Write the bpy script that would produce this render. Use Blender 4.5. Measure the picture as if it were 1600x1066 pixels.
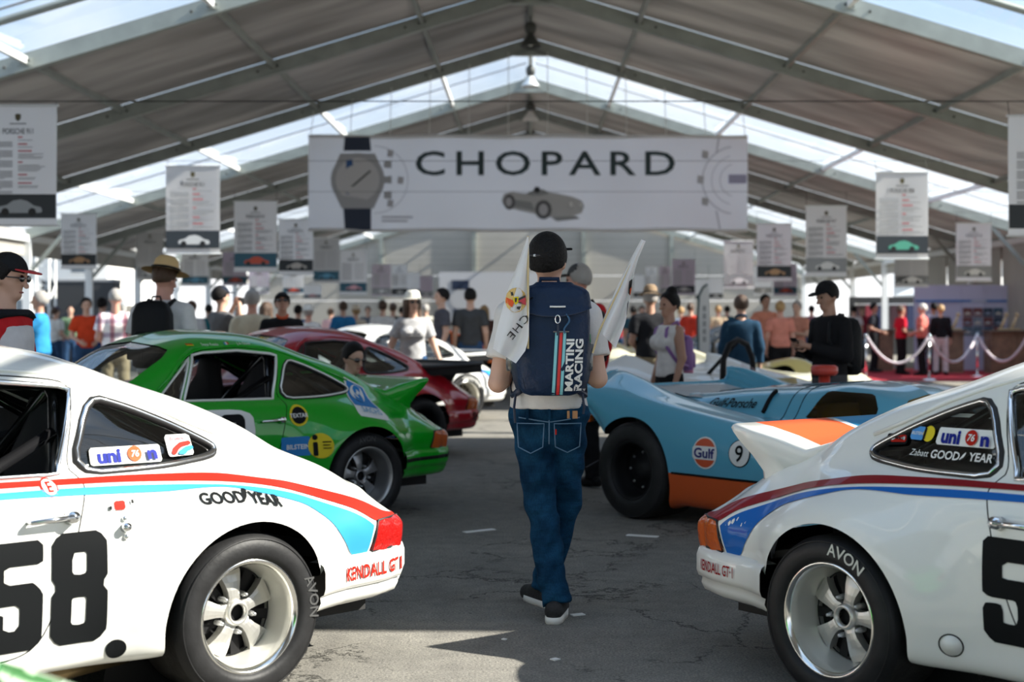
import bpy, bmesh, math, random
import numpy as np
from mathutils import Vector, Matrix
for o in list(bpy.data.objects): bpy.data.objects.remove(o)
scene = bpy.context.scene
C = scene.collection
# ---------------------------------------------------------------- camera
F, CX, HY, H = 2222.0, 829.0, 498.0, 1.375        # focal length in pixels, vanishing point, eye height
cam = bpy.data.cameras.new('camera'); camo = bpy.data.objects.new('camera', cam); C.objects.link(camo)
camo.location = (0, 0, H); camo.rotation_euler = (math.pi/2, 0, 0)
cam.sensor_width = 36; cam.lens = F/1600*36
cam.shift_x = (800-CX)/1600; cam.shift_y = (HY-533)/1600
cam.clip_end = 600
cam.dof.use_dof = True; cam.dof.focus_distance = 6.2; cam.dof.aperture_fstop = 2.4
scene.camera = camo
# ---------------------------------------------------------------- sky
w = bpy.data.worlds.new('sky'); scene.world = w; w.use_nodes = True
nt = w.node_tree; nt.nodes.clear()
def wn(t, **k):
    n = nt.nodes.new(t)
    for a, b in k.items(): setattr(n, a, b)
    return n
tc = wn('ShaderNodeTexCoord'); sep = wn('ShaderNodeSeparateXYZ'); nt.links.new(tc.outputs['Generated'], sep.inputs[0])
rmp = wn('ShaderNodeValToRGB'); nt.links.new(sep.outputs['Z'], rmp.inputs[0])
e = rmp.color_ramp.elements; e[0].position = .0; e[0].color = (1, 1, 1, 1); e[1].position = .6; e[1].color = (.20, .38, .64, 1)
q = e.new(.06); q.color = (.92, .96, 1, 1); q = e.new(.2); q.color = (.31, .47, .67, 1)
noi = wn('ShaderNodeTexNoise'); noi.inputs['Scale'].default_value = 5; noi.inputs['Detail'].default_value = 6
nt.links.new(tc.outputs['Generated'], noi.inputs['Vector'])
cr = wn('ShaderNodeValToRGB'); nt.links.new(noi.outputs['Fac'], cr.inputs[0])
cr.color_ramp.elements[0].position = .46; cr.color_ramp.elements[1].position = .66
mx = wn('ShaderNodeMixRGB'); nt.links.new(cr.outputs[0], mx.inputs[0]); nt.links.new(rmp.outputs[0], mx.inputs[1]); mx.inputs[2].default_value = (.68, .73, .79, 1)
bg = wn('ShaderNodeBackground'); nt.links.new(mx.outputs[0], bg.inputs[0]); bg.inputs[1].default_value = .92
ow = wn('ShaderNodeOutputWorld'); nt.links.new(bg.outputs[0], ow.inputs[0])
# ---------------------------------------------------------------- sun: from the right, a little behind the camera
sl = bpy.data.lights.new('sun', 'SUN'); sl.energy = 9.3; sl.angle = math.radians(.6); sl.color = (1, .93, .80)
so = bpy.data.objects.new('sun', sl); C.objects.link(so)
so.rotation_euler = Vector((1.35, -.14, 1.0)).to_track_quat('Z', 'Y').to_euler()
so.location = (20, -5, 30)
vs = scene.view_settings; vs.view_transform = 'Standard'; vs.look = 'None'; vs.gamma = 1; vs.use_curve_mapping = False
vs.exposure = .78
# ================================================================ helpers
PI = math.pi
rnd = random.Random(5)
def at(px, py, Y): return Vector(((px-CX)*Y/F, Y, H-(py-HY)*Y/F))
MATS = {}
def mat(name, col=(.8,.8,.8), rough=.5, metal=0, coat=0, noise=None, bump=None, back=None, sheen=0, spec=.5, emit=0, trans=0):
    """principled material; noise=(scale, amount) mottles the colour, bump=(scale, strength), back = colour of the shell's inner side"""
    if name in MATS: return MATS[name]
    m = bpy.data.materials.new(name); m.use_nodes = True; t = m.node_tree; b = t.nodes['Principled BSDF']
    c4 = (*col, 1); b.inputs['Base Color'].default_value = c4
    b.inputs['Roughness'].default_value = rough; b.inputs['Metallic'].default_value = metal
    b.inputs['Coat Weight'].default_value = coat; b.inputs['Coat Roughness'].default_value = .04
    b.inputs['Specular IOR Level'].default_value = spec; b.inputs['Sheen Weight'].default_value = sheen
    if emit: b.inputs['Emission Color'].default_value = c4; b.inputs['Emission Strength'].default_value = emit
    if trans: b.inputs['Transmission Weight'].default_value = trans
    src = None
    if noise or bump:
        g = t.nodes.new('ShaderNodeTexCoord')
    if noise:
        n = t.nodes.new('ShaderNodeTexNoise'); n.inputs['Scale'].default_value = noise[0]; n.inputs['Detail'].default_value = 5
        t.links.new(g.outputs['Object'], n.inputs['Vector'])
        r = t.nodes.new('ShaderNodeValToRGB'); a = noise[1]
        r.color_ramp.elements[0].position = .3; r.color_ramp.elements[1].position = .7
        r.color_ramp.elements[0].color = (*[max(0, x*(1-a)) for x in col], 1); r.color_ramp.elements[1].color = (*[min(1, x*(1+a)) for x in col], 1)
        t.links.new(n.outputs['Fac'], r.inputs[0]); src = r.outputs[0]
        t.links.new(src, b.inputs['Base Color'])
    if bump:
        n = t.nodes.new('ShaderNodeTexNoise'); n.inputs['Scale'].default_value = bump[0]; n.inputs['Detail'].default_value = 4
        t.links.new(g.outputs['Object'], n.inputs['Vector'])
        bp = t.nodes.new('ShaderNodeBump'); bp.inputs['Strength'].default_value = bump[1]; bp.inputs['Distance'].default_value = .02
        t.links.new(n.outputs['Fac'], bp.inputs['Height']); t.links.new(bp.outputs[0], b.inputs['Normal'])
    if back:
        gm = t.nodes.new('ShaderNodeNewGeometry'); d = t.nodes.new('ShaderNodeBsdfDiffuse'); d.inputs[0].default_value = (*back, 1)
        x = t.nodes.new('ShaderNodeMixShader'); t.links.new(gm.outputs['Backfacing'], x.inputs[0])
        t.links.new(b.outputs[0], x.inputs[1]); t.links.new(d.outputs[0], x.inputs[2])
        t.links.new(x.outputs[0], t.nodes['Material Output'].inputs[0])
    m.diffuse_color = c4
    MATS[name] = m
    return m
def glass_mat(name, tint=(.9,.95,.95), gloss=.12, film=0.0, filmcol=(.9,.95,1)):
    """thin pane: clear with a mirror share that grows at grazing angles, and some milky film"""
    if name in MATS: return MATS[name]
    m = bpy.data.materials.new(name); m.use_nodes = True; t = m.node_tree; t.nodes.clear()
    tr = t.nodes.new('ShaderNodeBsdfTransparent'); tr.inputs[0].default_value = (*tint, 1)
    gl = t.nodes.new('ShaderNodeBsdfGlossy'); gl.inputs['Roughness'].default_value = .03; gl.inputs[0].default_value = (1, 1, 1, 1)
    lw = t.nodes.new('ShaderNodeLayerWeight'); lw.inputs[0].default_value = gloss+.2
    ma = t.nodes.new('ShaderNodeMath'); ma.operation = 'MULTIPLY_ADD'; t.links.new(lw.outputs['Fresnel'], ma.inputs[0]); ma.inputs[1].default_value = .8; ma.inputs[2].default_value = gloss*.3
    x = t.nodes.new('ShaderNodeMixShader'); t.links.new(ma.outputs[0], x.inputs[0]); t.links.new(tr.outputs[0], x.inputs[1]); t.links.new(gl.outputs[0], x.inputs[2])
    last = x
    if film:
        d = t.nodes.new('ShaderNodeBsdfTranslucent'); d.inputs[0].default_value = (*filmcol, 1)
        y = t.nodes.new('ShaderNodeMixShader'); y.inputs[0].default_value = film
        t.links.new(last.outputs[0], y.inputs[1]); t.links.new(d.outputs[0], y.inputs[2]); last = y
    o = t.nodes.new('ShaderNodeOutputMaterial'); t.links.new(last.outputs[0], o.inputs[0])
    m.diffuse_color = (*tint, .3)
    MATS[name] = m
    return m
def fabric_mat(name, col, trans=.25, streak=.15):
    """coated roof cloth: diffuse with some light shining through"""
    if name in MATS: return MATS[name]
    m = bpy.data.materials.new(name); m.use_nodes = True; t = m.node_tree; t.nodes.clear()
    g = t.nodes.new('ShaderNodeTexCoord'); mp = t.nodes.new('ShaderNodeMapping'); mp.inputs['Scale'].default_value = (.25, .9, .25)
    t.links.new(g.outputs['Object'], mp.inputs[0])
    n = t.nodes.new('ShaderNodeTexNoise'); n.inputs['Scale'].default_value = 1.3; n.inputs['Detail'].default_value = 3; t.links.new(mp.outputs[0], n.inputs['Vector'])
    r = t.nodes.new('ShaderNodeValToRGB'); r.color_ramp.elements[0].position = .35; r.color_ramp.elements[1].position = .68
    r.color_ramp.elements[0].color = (*[x*(1-streak) for x in col], 1); r.color_ramp.elements[1].color = (*[min(1, x*(1+streak)) for x in col], 1)
    t.links.new(n.outputs['Fac'], r.inputs[0])
    d = t.nodes.new('ShaderNodeBsdfDiffuse'); u = t.nodes.new('ShaderNodeBsdfTranslucent'); gl = t.nodes.new('ShaderNodeBsdfGlossy'); gl.inputs['Roughness'].default_value = .35
    t.links.new(r.outputs[0], d.inputs[0]); t.links.new(r.outputs[0], u.inputs[0])
    x = t.nodes.new('ShaderNodeMixShader'); x.inputs[0].default_value = trans; t.links.new(d.outputs[0], x.inputs[1]); t.links.new(u.outputs[0], x.inputs[2])
    y = t.nodes.new('ShaderNodeMixShader'); y.inputs[0].default_value = .10; t.links.new(x.outputs[0], y.inputs[1]); t.links.new(gl.outputs[0], y.inputs[2])
    o = t.nodes.new('ShaderNodeOutputMaterial'); t.links.new(y.outputs[0], o.inputs[0])
    m.diffuse_color = (*col, 1); MATS[name] = m
    return m
def obj(name, me, m=None, parent=None, smooth=False, loc=None, rot=None):
    """link a mesh (or (verts, faces[, material indices])) as ONE object"""
    if not isinstance(me, bpy.types.Mesh):
        v, f = me[0], me[1]
        q = bpy.data.meshes.new(name); q.from_pydata([tuple(map(float, p)) for p in v], [], [tuple(map(int, p)) for p in f])
        if len(me) > 2 and me[2] is not None: mi = list(map(int, me[2]))
        else: mi = None
        ms = m if isinstance(m, (list, tuple)) else [m]
        for x in ms: q.materials.append(x)
        if mi: q.polygons.foreach_set('material_index', mi)
        if smooth: q.polygons.foreach_set('use_smooth', [True]*len(q.polygons))
        q.update(); me = q
    o = bpy.data.objects.new(name, me); C.objects.link(o)
    if parent: o.parent = parent
    if loc is not None: o.location = loc
    if rot is not None: o.rotation_euler = rot
    return o
def tag(o, label=None, cat=None, group=None, kind=None):
    if label: o['label'] = label
    if cat: o['category'] = cat
    if group: o['group'] = group
    if kind: o['kind'] = kind
    return o
def thing(name, label, cat, loc=(0,0,0), rz=0, group=None, kind=None):
    o = bpy.data.objects.new(name, None); C.objects.link(o); o.location = loc; o.rotation_euler = (0, 0, rz); o.empty_display_size = .1
    return tag(o, label, cat, group, kind)
def copy_tree(o, parent=None):
    c = o.copy(); C.objects.link(c); c.parent = parent
    for ch in list(o.children): copy_tree(ch, c)
    return c
# ---- shapes: each returns (verts, faces)
def join(*ms):
    V, Fc, MI = [], [], []
    for m in ms:
        k = len(V); V += [tuple(p) for p in m[0]]; Fc += [tuple(i+k for i in f) for f in m[1]]
        MI += list(m[2]) if len(m) > 2 and m[2] is not None else [0]*len(m[1])
    return V, Fc, MI
def withmat(m, i): return m[0], m[1], [i]*len(m[1])
def xf(m, M):
    return ([tuple(M @ Vector(p)) for p in m[0]], *m[1:])
def box(x0, x1, y0, y1, z0, z1):
    v = [(x, y, z) for z in (z0, z1) for y in (y0, y1) for x in (x0, x1)]
    return v, [(0,2,3,1),(4,5,7,6),(0,1,5,4),(2,6,7,3),(0,4,6,2),(1,3,7,5)]
def cbox(c, s, bev=0):
    x, y, z = [k/2 for k in s]
    if not bev: m = box(c[0]-x, c[0]+x, c[1]-y, c[1]+y, c[2]-z, c[2]+z); return m
    bm = bmesh.new(); bmesh.ops.create_cube(bm, size=1)
    for v in bm.verts: v.co = Vector((c[0]+v.co.x*s[0], c[1]+v.co.y*s[1], c[2]+v.co.z*s[2]))
    bmesh.ops.bevel(bm, geom=bm.edges[:], offset=bev, segments=2, affect='EDGES', profile=.5)
    r = ([tuple(v.co) for v in bm.verts], [tuple(v.index for v in f.verts) for f in bm.faces]); bm.free(); return r
def tube(path, rad, n=8, closed=False, cap=True):
    P = [Vector(p) for p in path]; N = len(P); R = rad if isinstance(rad, (list, tuple)) else [rad]*N
    V, Fc = [], []; up = None
    for i, p in enumerate(P):
        a = P[(i-1) % N] if closed or i > 0 else p; b = P[(i+1) % N] if closed or i < N-1 else p
        t = (b-a).normalized() if (b-a).length > 1e-9 else Vector((0,0,1))
        if up is None:
            up = t.orthogonal().normalized()
        up = (up - t*up.dot(t)); up = up.normalized() if up.length > 1e-6 else t.orthogonal().normalized()
        s = t.cross(up)
        for k in range(n):
            a_ = 2*PI*k/n; V.append(tuple(p+(up*math.cos(a_)+s*math.sin(a_))*R[i]))
    for i in range(N if closed else N-1):
        j = (i+1) % N
        for k in range(n): Fc.append((i*n+k, i*n+(k+1) % n, j*n+(k+1) % n, j*n+k))
    if cap and not closed: Fc += [tuple(range(n-1, -1, -1)), tuple(range((N-1)*n, N*n))]
    return V, Fc
def bar(a, b, wd, ht, up=(0,0,1)):
    a, b = Vector(a), Vector(b); t = (b-a).normalized(); s = t.cross(Vector(up)).normalized(); u = s.cross(t)
    V = [tuple(p+s*x*wd/2+u*y*ht/2) for p in (a, b) for x, y in ((-1,-1),(1,-1),(1,1),(-1,1))]
    return V, [(3,2,1,0),(4,5,6,7),(0,1,5,4),(1,2,6,5),(2,3,7,6),(3,0,4,7)]
def lathe(prof, n=32, axis='z', closed=False):
    """prof: (radius, height) pairs"""
    V, Fc = [], []; m = len(prof)
    for k in range(n):
        a = 2*PI*k/n; c, s = math.cos(a), math.sin(a)
        for r, h in prof:
            V.append((r*c, r*s, h) if axis == 'z' else (r*c, h, r*s))
    for k in range(n):
        for i in range(m if closed else m-1):
            a, b = k*m+i, k*m+(i+1) % m; c, d = ((k+1) % n)*m+(i+1) % m, ((k+1) % n)*m+i
            Fc.append((a, b, c, d) if axis == 'y' else (a, d, c, b))
    return V, Fc
def ball(c, r, n=10, m=7):
    rx, ry, rz = r if isinstance(r, (list, tuple)) else (r, r, r)
    V = [(c[0], c[1], c[2]-rz)]; Fc = []
    for i in range(1, m):
        t = -PI/2+PI*i/m
        for k in range(n):
            a = 2*PI*k/n; V.append((c[0]+rx*math.cos(t)*math.cos(a), c[1]+ry*math.cos(t)*math.sin(a), c[2]+rz*math.sin(t)))
    V.append((c[0], c[1], c[2]+rz)); L = len(V)-1
    for k in range(n):
        Fc.append((0, 1+(k+1) % n, 1+k)); Fc.append((L, L-n+k, L-n+(k+1) % n))
        for i in range(m-2): Fc.append((1+i*n+k, 1+i*n+(k+1) % n, 1+(i+1)*n+(k+1) % n, 1+(i+1)*n+k))
    return V, Fc
def loft(rings, capa=True, capb=True, closed=True):
    n = len(rings[0]); V = [tuple(p) for r in rings for p in r]; Fc = []
    for i in range(len(rings)-1):
        for k in range(n if closed else n-1):
            Fc.append((i*n+k, i*n+(k+1) % n, (i+1)*n+(k+1) % n, (i+1)*n+k))
    if capa: Fc.append(tuple(range(n-1, -1, -1)))
    if capb: Fc.append(tuple(range((len(rings)-1)*n, len(rings)*n)))
    return V, Fc
def prism(pts, d, plane='xz', y0=0):
    """outline (2D) given thickness d; plane xz: thickness along +y from y0"""
    n = len(pts)
    put = {'xz': lambda a, b, t: (a, t, b), 'xy': lambda a, b, t: (a, b, t), 'yz': lambda a, b, t: (t, a, b)}[plane]
    V = [put(a, b, y0) for a, b in pts]+[put(a, b, y0+d) for a, b in pts]
    return V, [tuple(range(n)), tuple(range(2*n-1, n-1, -1))]+[(i, i+n, (i+1) % n+n, (i+1) % n) for i in range(n)]
def disc2(c, r, n=20, rb=None): return [(c[0]+r*math.cos(2*PI*k/n), c[1]+(rb or r)*math.sin(2*PI*k/n)) for k in range(n)]
_T = {}
def text2(s, size=1.0, bold=0.0, shear=0.0, sx=1.0, align='CENTER', space=1.0):
    """lettering as a flat 2D mesh: (n,2) array and faces; cap height = size"""
    k = (s, bold, shear, space)
    if k not in _T:
        cu = bpy.data.curves.new('lettering', 'FONT'); cu.body = s; cu.size = 1; cu.offset = bold; cu.shear = shear; cu.resolution_u = 3; cu.space_character = space
        cu.fill_mode = 'FRONT'
        o = bpy.data.objects.new('lettering', cu); me = bpy.data.meshes.new_from_object(o)
        v = np.array([p.co[:2] for p in me.vertices]); f = [tuple(p.vertices) for p in me.polygons]
        bpy.data.objects.remove(o); bpy.data.meshes.remove(me); bpy.data.curves.remove(cu)
        _T[k] = (v, f)
    v, f = _T[k]; v = v.copy()
    v = v*(size/.70); v[:, 0] *= sx
    v[:, 1] -= size/2
    if align == 'CENTER': v[:, 0] -= (v[:, 0].min()+v[:, 0].max())/2
    return v, f
def flat_text(s, size, put, **k):
    """put: (u, v) -> point"""
    v, f = text2(s, size, **k); return [put(a, b) for a, b in v], f
def sd_poly(p, poly):
    """signed distance of points p (n,2) to a polygon: negative inside"""
    p = np.asarray(p, float); poly = np.asarray(poly, float); d = np.full(len(p), 1e9); s = np.ones(len(p))
    for i in range(len(poly)):
        a = poly[i]; b = poly[i-1]; e = b-a; w_ = p-a
        t = np.clip((w_@e)/max(e@e, 1e-12), 0, 1); q = w_-t[:, None]*e
        d = np.minimum(d, (q*q).sum(1))
        c1 = p[:, 1] >= a[1]; c2 = p[:, 1] < b[1]; c3 = e[0]*w_[:, 1] > e[1]*w_[:, 0]
        fl = (c1 & c2 & c3) | (~c1 & ~c2 & ~c3); s = np.where(fl, -s, s)
    return s*np.sqrt(d)
def split(V, Fc, MI, fun, eps=1e-5):
    """cut a mesh along fun=0; returns (V, outside faces, mi, inside faces, mi); new vertices are shared"""
    f = np.asarray(fun, float); f = np.where(np.abs(f) < eps, eps, f); pos = (f > 0).tolist(); fl = f.tolist()
    V = list(V); cut = {}; A, AM, B, BM = [], [], [], []
    for fc, mi in zip(Fc, MI):
        s = [pos[i] for i in fc]
        if all(s): A.append(fc); AM.append(mi); continue
        if not any(s): B.append(fc); BM.append(mi); continue
        a, b = [], []; n = len(fc)
        for k in range(n):
            i, j = fc[k], fc[(k+1) % n]
            (a if pos[i] else b).append(i)
            if pos[i] != pos[j]:
                key = (i, j) if i < j else (j, i)
                if key not in cut:
                    t = fl[key[0]]/(fl[key[0]]-fl[key[1]]); p, q = V[key[0]], V[key[1]]
                    cut[key] = len(V); V.append(tuple(p[c]+(q[c]-p[c])*t for c in range(3)))
                a.append(cut[key]); b.append(cut[key])
        if len(a) > 2: A.append(tuple(a)); AM.append(mi)
        if len(b) > 2: B.append(tuple(b)); BM.append(mi)
    return V, A, AM, B, BM
def compact(V, Fc, MI=None):
    used = {}; nv = []
    nf = []
    for f in Fc:
        g = []
        for i in f:
            if i not in used: used[i] = len(nv); nv.append(V[i])
            g.append(used[i])
        nf.append(tuple(g))
    return nv, nf, MI
def vnormals(V, Fc):
    V = np.asarray(V, float); N = np.zeros_like(V)
    for f in Fc:
        n = np.cross(V[f[1]]-V[f[0]], V[f[2]]-V[f[0]])
        for i in f: N[i] += n
    l = np.linalg.norm(N, axis=1, keepdims=True); return N/np.maximum(l, 1e-12)
def offset(m, d):
    N = vnormals(m[0], m[1]); return [tuple(p) for p in np.asarray(m[0])+N*d], m[1], (m[2] if len(m) > 2 else None)
# ================================================================ the setting: ground and marquee
def asphalt():
    m = bpy.data.materials.new('asphalt'); m.use_nodes = True; t = m.node_tree; b = t.nodes['Principled BSDF']
    g = t.nodes.new('ShaderNodeTexCoord')
    def noise(sc, det=6, rough=.6):
        n = t.nodes.new('ShaderNodeTexNoise'); n.inputs['Scale'].default_value = sc; n.inputs['Detail'].default_value = det; n.inputs['Roughness'].default_value = rough
        t.links.new(g.outputs['Object'], n.inputs['Vector']); return n
    def ramp(src, *el):
        r = t.nodes.new('ShaderNodeValToRGB'); t.links.new(src, r.inputs[0])
        while len(r.color_ramp.elements) < len(el): r.color_ramp.elements.new(.5)
        for k, (p, c) in enumerate(el): r.color_ramp.elements[k].position = p; r.color_ramp.elements[k].color = (*c, 1)
        return r.outputs[0]
    def mul(a, c, fac=1):
        x = t.nodes.new('ShaderNodeMixRGB'); x.blend_type = 'MULTIPLY'; x.inputs[0].default_value = fac; t.links.new(a, x.inputs[1]); t.links.new(c, x.inputs[2]); return x.outputs[0]
    big = ramp(noise(.55, 4).outputs['Fac'], (.32, (.165, .158, .144)), (.7, (.250, .238, .215)))
    fine = noise(95, 3, .8)
    grit = ramp(fine.outputs['Fac'], (.34, (.45, .45, .45)), (.5, (.95, .95, .95)), (.68, (1.5, 1.48, 1.42)))
    mid = ramp(noise(9, 5).outputs['Fac'], (.3, (.82, .82, .82)), (.7, (1.12, 1.12, 1.1)))
    # crack network: edges of warped cells, kept only where a slow noise allows
    wz = noise(2.2, 6, .7); ad = t.nodes.new('ShaderNodeMixRGB'); ad.blend_type = 'ADD'; ad.inputs[0].default_value = .75
    t.links.new(g.outputs['Object'], ad.inputs[1]); t.links.new(wz.outputs['Color'], ad.inputs[2])
    vo = t.nodes.new('ShaderNodeTexVoronoi'); vo.feature = 'DISTANCE_TO_EDGE'; vo.inputs['Scale'].default_value = 1.15; t.links.new(ad.outputs[0], vo.inputs['Vector'])
    cw = ramp(vo.outputs['Distance'], (.0, (.12, .12, .12)), (.020, (1, 1, 1)))
    keep = ramp(noise(.9, 2).outputs['Fac'], (.475, (0, 0, 0)), (.54, (1, 1, 1)))
    pits = ramp(noise(26, 4, .75).outputs['Fac'], (.30, (.35, .35, .35)), (.37, (1, 1, 1)))
    x = t.nodes.new('ShaderNodeMixRGB'); x.inputs[1].default_value = (1, 1, 1, 1); t.links.new(keep, x.inputs[0]); t.links.new(cw, x.inputs[2])
    col = mul(mul(mul(mul(big, grit, .95), mid), pits), x.outputs[0], .95)
    t.links.new(col, b.inputs['Base Color']); b.inputs['Roughness'].default_value = .88; b.inputs['Specular IOR Level'].default_value = .25
    bp = t.nodes.new('ShaderNodeBump'); bp.inputs['Strength'].default_value = .5; bp.inputs['Distance'].default_value = .006
    ml = t.nodes.new('ShaderNodeMath'); ml.operation = 'MULTIPLY'; t.links.new(fine.outputs['Fac'], ml.inputs[0]); t.links.new(x.outputs[0], ml.inputs[1])
    t.links.new(ml.outputs[0], bp.inputs['Height']); t.links.new(bp.outputs[0], b.inputs['Normal'])
    MATS['asphalt'] = m; return m
fl = obj('floor', ([(-120,-30,0),(120,-30,0),(120,200,0),(-120,200,0)], [(0,1,2,3)]), asphalt()); tag(fl, kind='structure', label='worn grey asphalt with cracks running along the aisle')
alu = mat('aluminium frame', (.30,.325,.30), .45, .35, noise=(3, .12))
alu_w = mat('white frame and lit purlins', (.80,.82,.82), .4)
steel = mat('galvanised', (.55,.56,.57), .38, .8)
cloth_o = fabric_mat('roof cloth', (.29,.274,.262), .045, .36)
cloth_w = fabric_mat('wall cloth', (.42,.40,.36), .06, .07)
clear = glass_mat('clear roof film', (.93,.96,1), .08, .06, (.85,.92,1))
dark = mat('black plastic', (.012,.012,.014), .4)
FR = [-14.4+5*k for k in range(17)]              # frame positions along the hall, -14.4 ... 65.6
AP, SL, HW = 7.15, .30, 12.6
def roofz(x): return AP-SL*abs(x)
ceil = thing('ceiling', 'pitched marquee roof of grey cloth with clear panels between', None, kind='structure')
del_ = None
PX = [1.95, 4.6, 7.3, 9.95]
for i in range(len(FR)-1):
    y0, y1 = FR[i]+.06, FR[i+1]-.06
    isclear = (round((FR[i]-.6)/5)) % 3 == 0
    for s in (-1, 1):
        n = 10; V, Fc = [], []
        for a in range(n+1):
            x = HW*a/n+(.12 if a == n else 0)
            for b in range(7):
                tt = b/6; sag = (.10 if not isclear else .05)*math.sin(PI*tt)
                V.append((s*x, y0+(y1-y0)*tt, roofz(x)+.27-sag))
        for a in range(n):
            for b in range(6):
                q = (a*7+b, (a+1)*7+b, (a+1)*7+b+1, a*7+b+1); Fc.append(q if s < 0 else q[::-1])
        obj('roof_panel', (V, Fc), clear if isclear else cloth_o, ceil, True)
        if isclear:
            obj('seam_cable', tube([(s*.1, (y0+y1)/2, roofz(0)+.18), (s*HW, (y0+y1)/2, roofz(HW)+.18)], .018, 6), steel, ceil)
    for s in (-1, 1):
        for x in PX:
            obj('purlin', bar((s*x, FR[i]+.06, roofz(x)+.15), (s*x, FR[i+1]-.06, roofz(x)+.15), .07, .10), alu if not isclear else alu_w, ceil)  # purlins of clear bays made white: light on them put into the colour
        obj('eave_beam', bar((s*HW, FR[i]+.06, roofz(HW)+.02), (s*HW, FR[i+1]-.06, roofz(HW)+.02), .12, .16), alu_w, ceil)
        obj('valance', box(s*(HW+.07)-.004, s*(HW+.07)+.004, FR[i]+.07, FR[i+1]-.07, roofz(HW)-.42, roofz(HW)+.2), cloth_w, ceil)
    obj('ridge_beam', bar((0, FR[i]+.06, AP+.13), (0, FR[i+1]-.06, AP+.13), .09, .12), alu, ceil)
# a rolled seam tube across the first clear bay in view
obj('seam_tube', tube([(-HW, 18.5, roofz(HW)+.16), (0, 18.5, AP+.16), (HW, 18.5, roofz(HW)+.16)], .055, 8), alu, ceil)
for k, y in enumerate(FR):
    t = thing('trim_%d' % (k+1), 'aluminium portal frame of the marquee', None, kind='structure')
    for s in (-1, 1):
        obj('rafter', bar((0, y, AP+.13), (s*HW, y, roofz(HW)+.13), .12, .25), alu, t)
        obj('rafter_flange', bar((0, y, AP+.012), (s*HW, y, roofz(HW)+.012), .16, .025), alu, t)
        obj('column', box(s*HW-.1, s*HW+.1, y-.07, y+.07, 0, roofz(HW)+.05), alu_w, t)
        obj('base_plate', box(s*HW-.2, s*HW+.2, y-.16, y+.16, 0, .02), steel, t)
        obj('eave_brace', bar((s*HW, y, 2.45), (s*(HW-1.1), y, roofz(HW-1.1)+.02), .07, .09), alu, t)
        for x in PX:
            obj('bolt_plate', box(s*x-.10, s*x+.10, y-.073, y+.073, roofz(x)+.07, roofz(x)+.19), alu, t)
            for q in (-.05, .05, .3): obj('bolt', ball((s*(x+q), y-.075, roofz(x+q)+.13), .022, 6, 4), dark, t)
    obj('ridge_plate', prism([(-.35, AP-.12), (.35, AP-.12), (.12, AP+.28), (-.12, AP+.28)], .16, 'xz', y-.08), alu, t)
# gable at the far end: cloth panels between posts
wb = thing('wall_back', 'pale cloth gable wall closing the far end of the marquee', None, kind='structure')
yb = 65.6
xs = [-HW, -6.9, -2.6, 2.45, 6.5, HW]
for a, b in zip(xs[:-1], xs[1:]):
    for z0, z1 in ((0, 2.2), (2.2, 3.36)):
        obj('wall_panel', box(a+.06, b-.06, yb+.10, yb+.12, z0+.01, z1-.01), cloth_w, wb)
    xm = [a+.06]+([0] if a < 0 < b else [])+[b-.06]
    obj('wall_panel', prism([(a+.06, 3.37)]+[(b-.06, 3.37)]+[(x, max(3.38, roofz(x)+.02)) for x in xm[::-1]], .02, 'xz', yb+.10), cloth_w, wb)
for x in xs[1:-1]: obj('gable_post', box(x-.1, x+.1, yb-.1, yb+.1, 0, roofz(x)), alu, wb)
# cloth side wall behind the counters on the right
wr = thing('wall_right', 'grey cloth side wall panels above the counters', None, kind='structure')
for y0, y1 in ((30.6, 35.6), (35.6, 40.6), (40.6, 45.6)):
    for q in range(2):
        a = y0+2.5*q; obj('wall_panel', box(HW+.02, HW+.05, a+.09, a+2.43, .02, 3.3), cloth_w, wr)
# cables strung under the frames, from which the posters hang
def cable_z(y): return 3.76 if y < 18 else 3.66
CAB = ('thin dark cable crossing the very top of the picture', 'thin dark cable holding the two largest posters', 'thin cable carrying the posters of the second row', 'thin cable carrying the bright red-car poster', 'thin cable crossing just behind the large banner', 'thin cable of the fifth poster row', 'thin cable of the sixth poster row', 'thin cable of the seventh poster row', 'thin cable of the eighth poster row', 'thin cable of the ninth poster row', 'thin cable carrying the farthest posters')
for k, y in enumerate([q for q in FR if 8 < q < 62]):
    z = cable_z(y); xe = (AP-z)/SL-.05; tag(obj('hanging_cable', tube([(-xe, y, z), (0, y, z), (xe, y, z)], .006 if y < 19 else .003, 5), dark), CAB[k], 'cable')
# ridge lamps
lampm = mat('lamp shade enamel', (.75,.77,.76), .3, .3); lampd = mat('lamp housing', (.06,.065,.06), .5)
def ridge_lamp(y, z, label, shade):
    t = thing('pendant_lamp', label, 'lamp', (0, y, z), group='bell lamps along the ridge')
    obj('shade', lathe([(.03, .16), (.07, .15), (.10, .08), (.20, -.06), (.22, -.09), (.20, -.09), (.09, .07), (.03, .13)], 24), shade, t, True)
    obj('housing', lathe([(0, .38), (.08, .38), (.11, .33), (.11, .24), (.07, .15), (0, .15)], 16), lampd, t, True)
    obj('stem', tube([(0, 0, .36), (0, 0, AP+.1-z)], .018, 6), lampd, t)
    obj('bulb', ball((0, 0, -.02), .06), mat('bulb glass', (.85,.85,.8), .2), t, True)
ridge_lamp(27.5, 6.72, 'dark bell lamp under the ridge, the nearest of three', lampd)
ridge_lamp(33.0, 6.85, 'pale bell lamp under the ridge, middle one of three', lampm)
ridge_lamp(38.5, 6.85, 'bell lamp coloured white as lit just above the large banner', mat('lamp shade lit white', (.9,.9,.88), .3))  # same bell as the others, light on it put into the white colour
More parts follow.
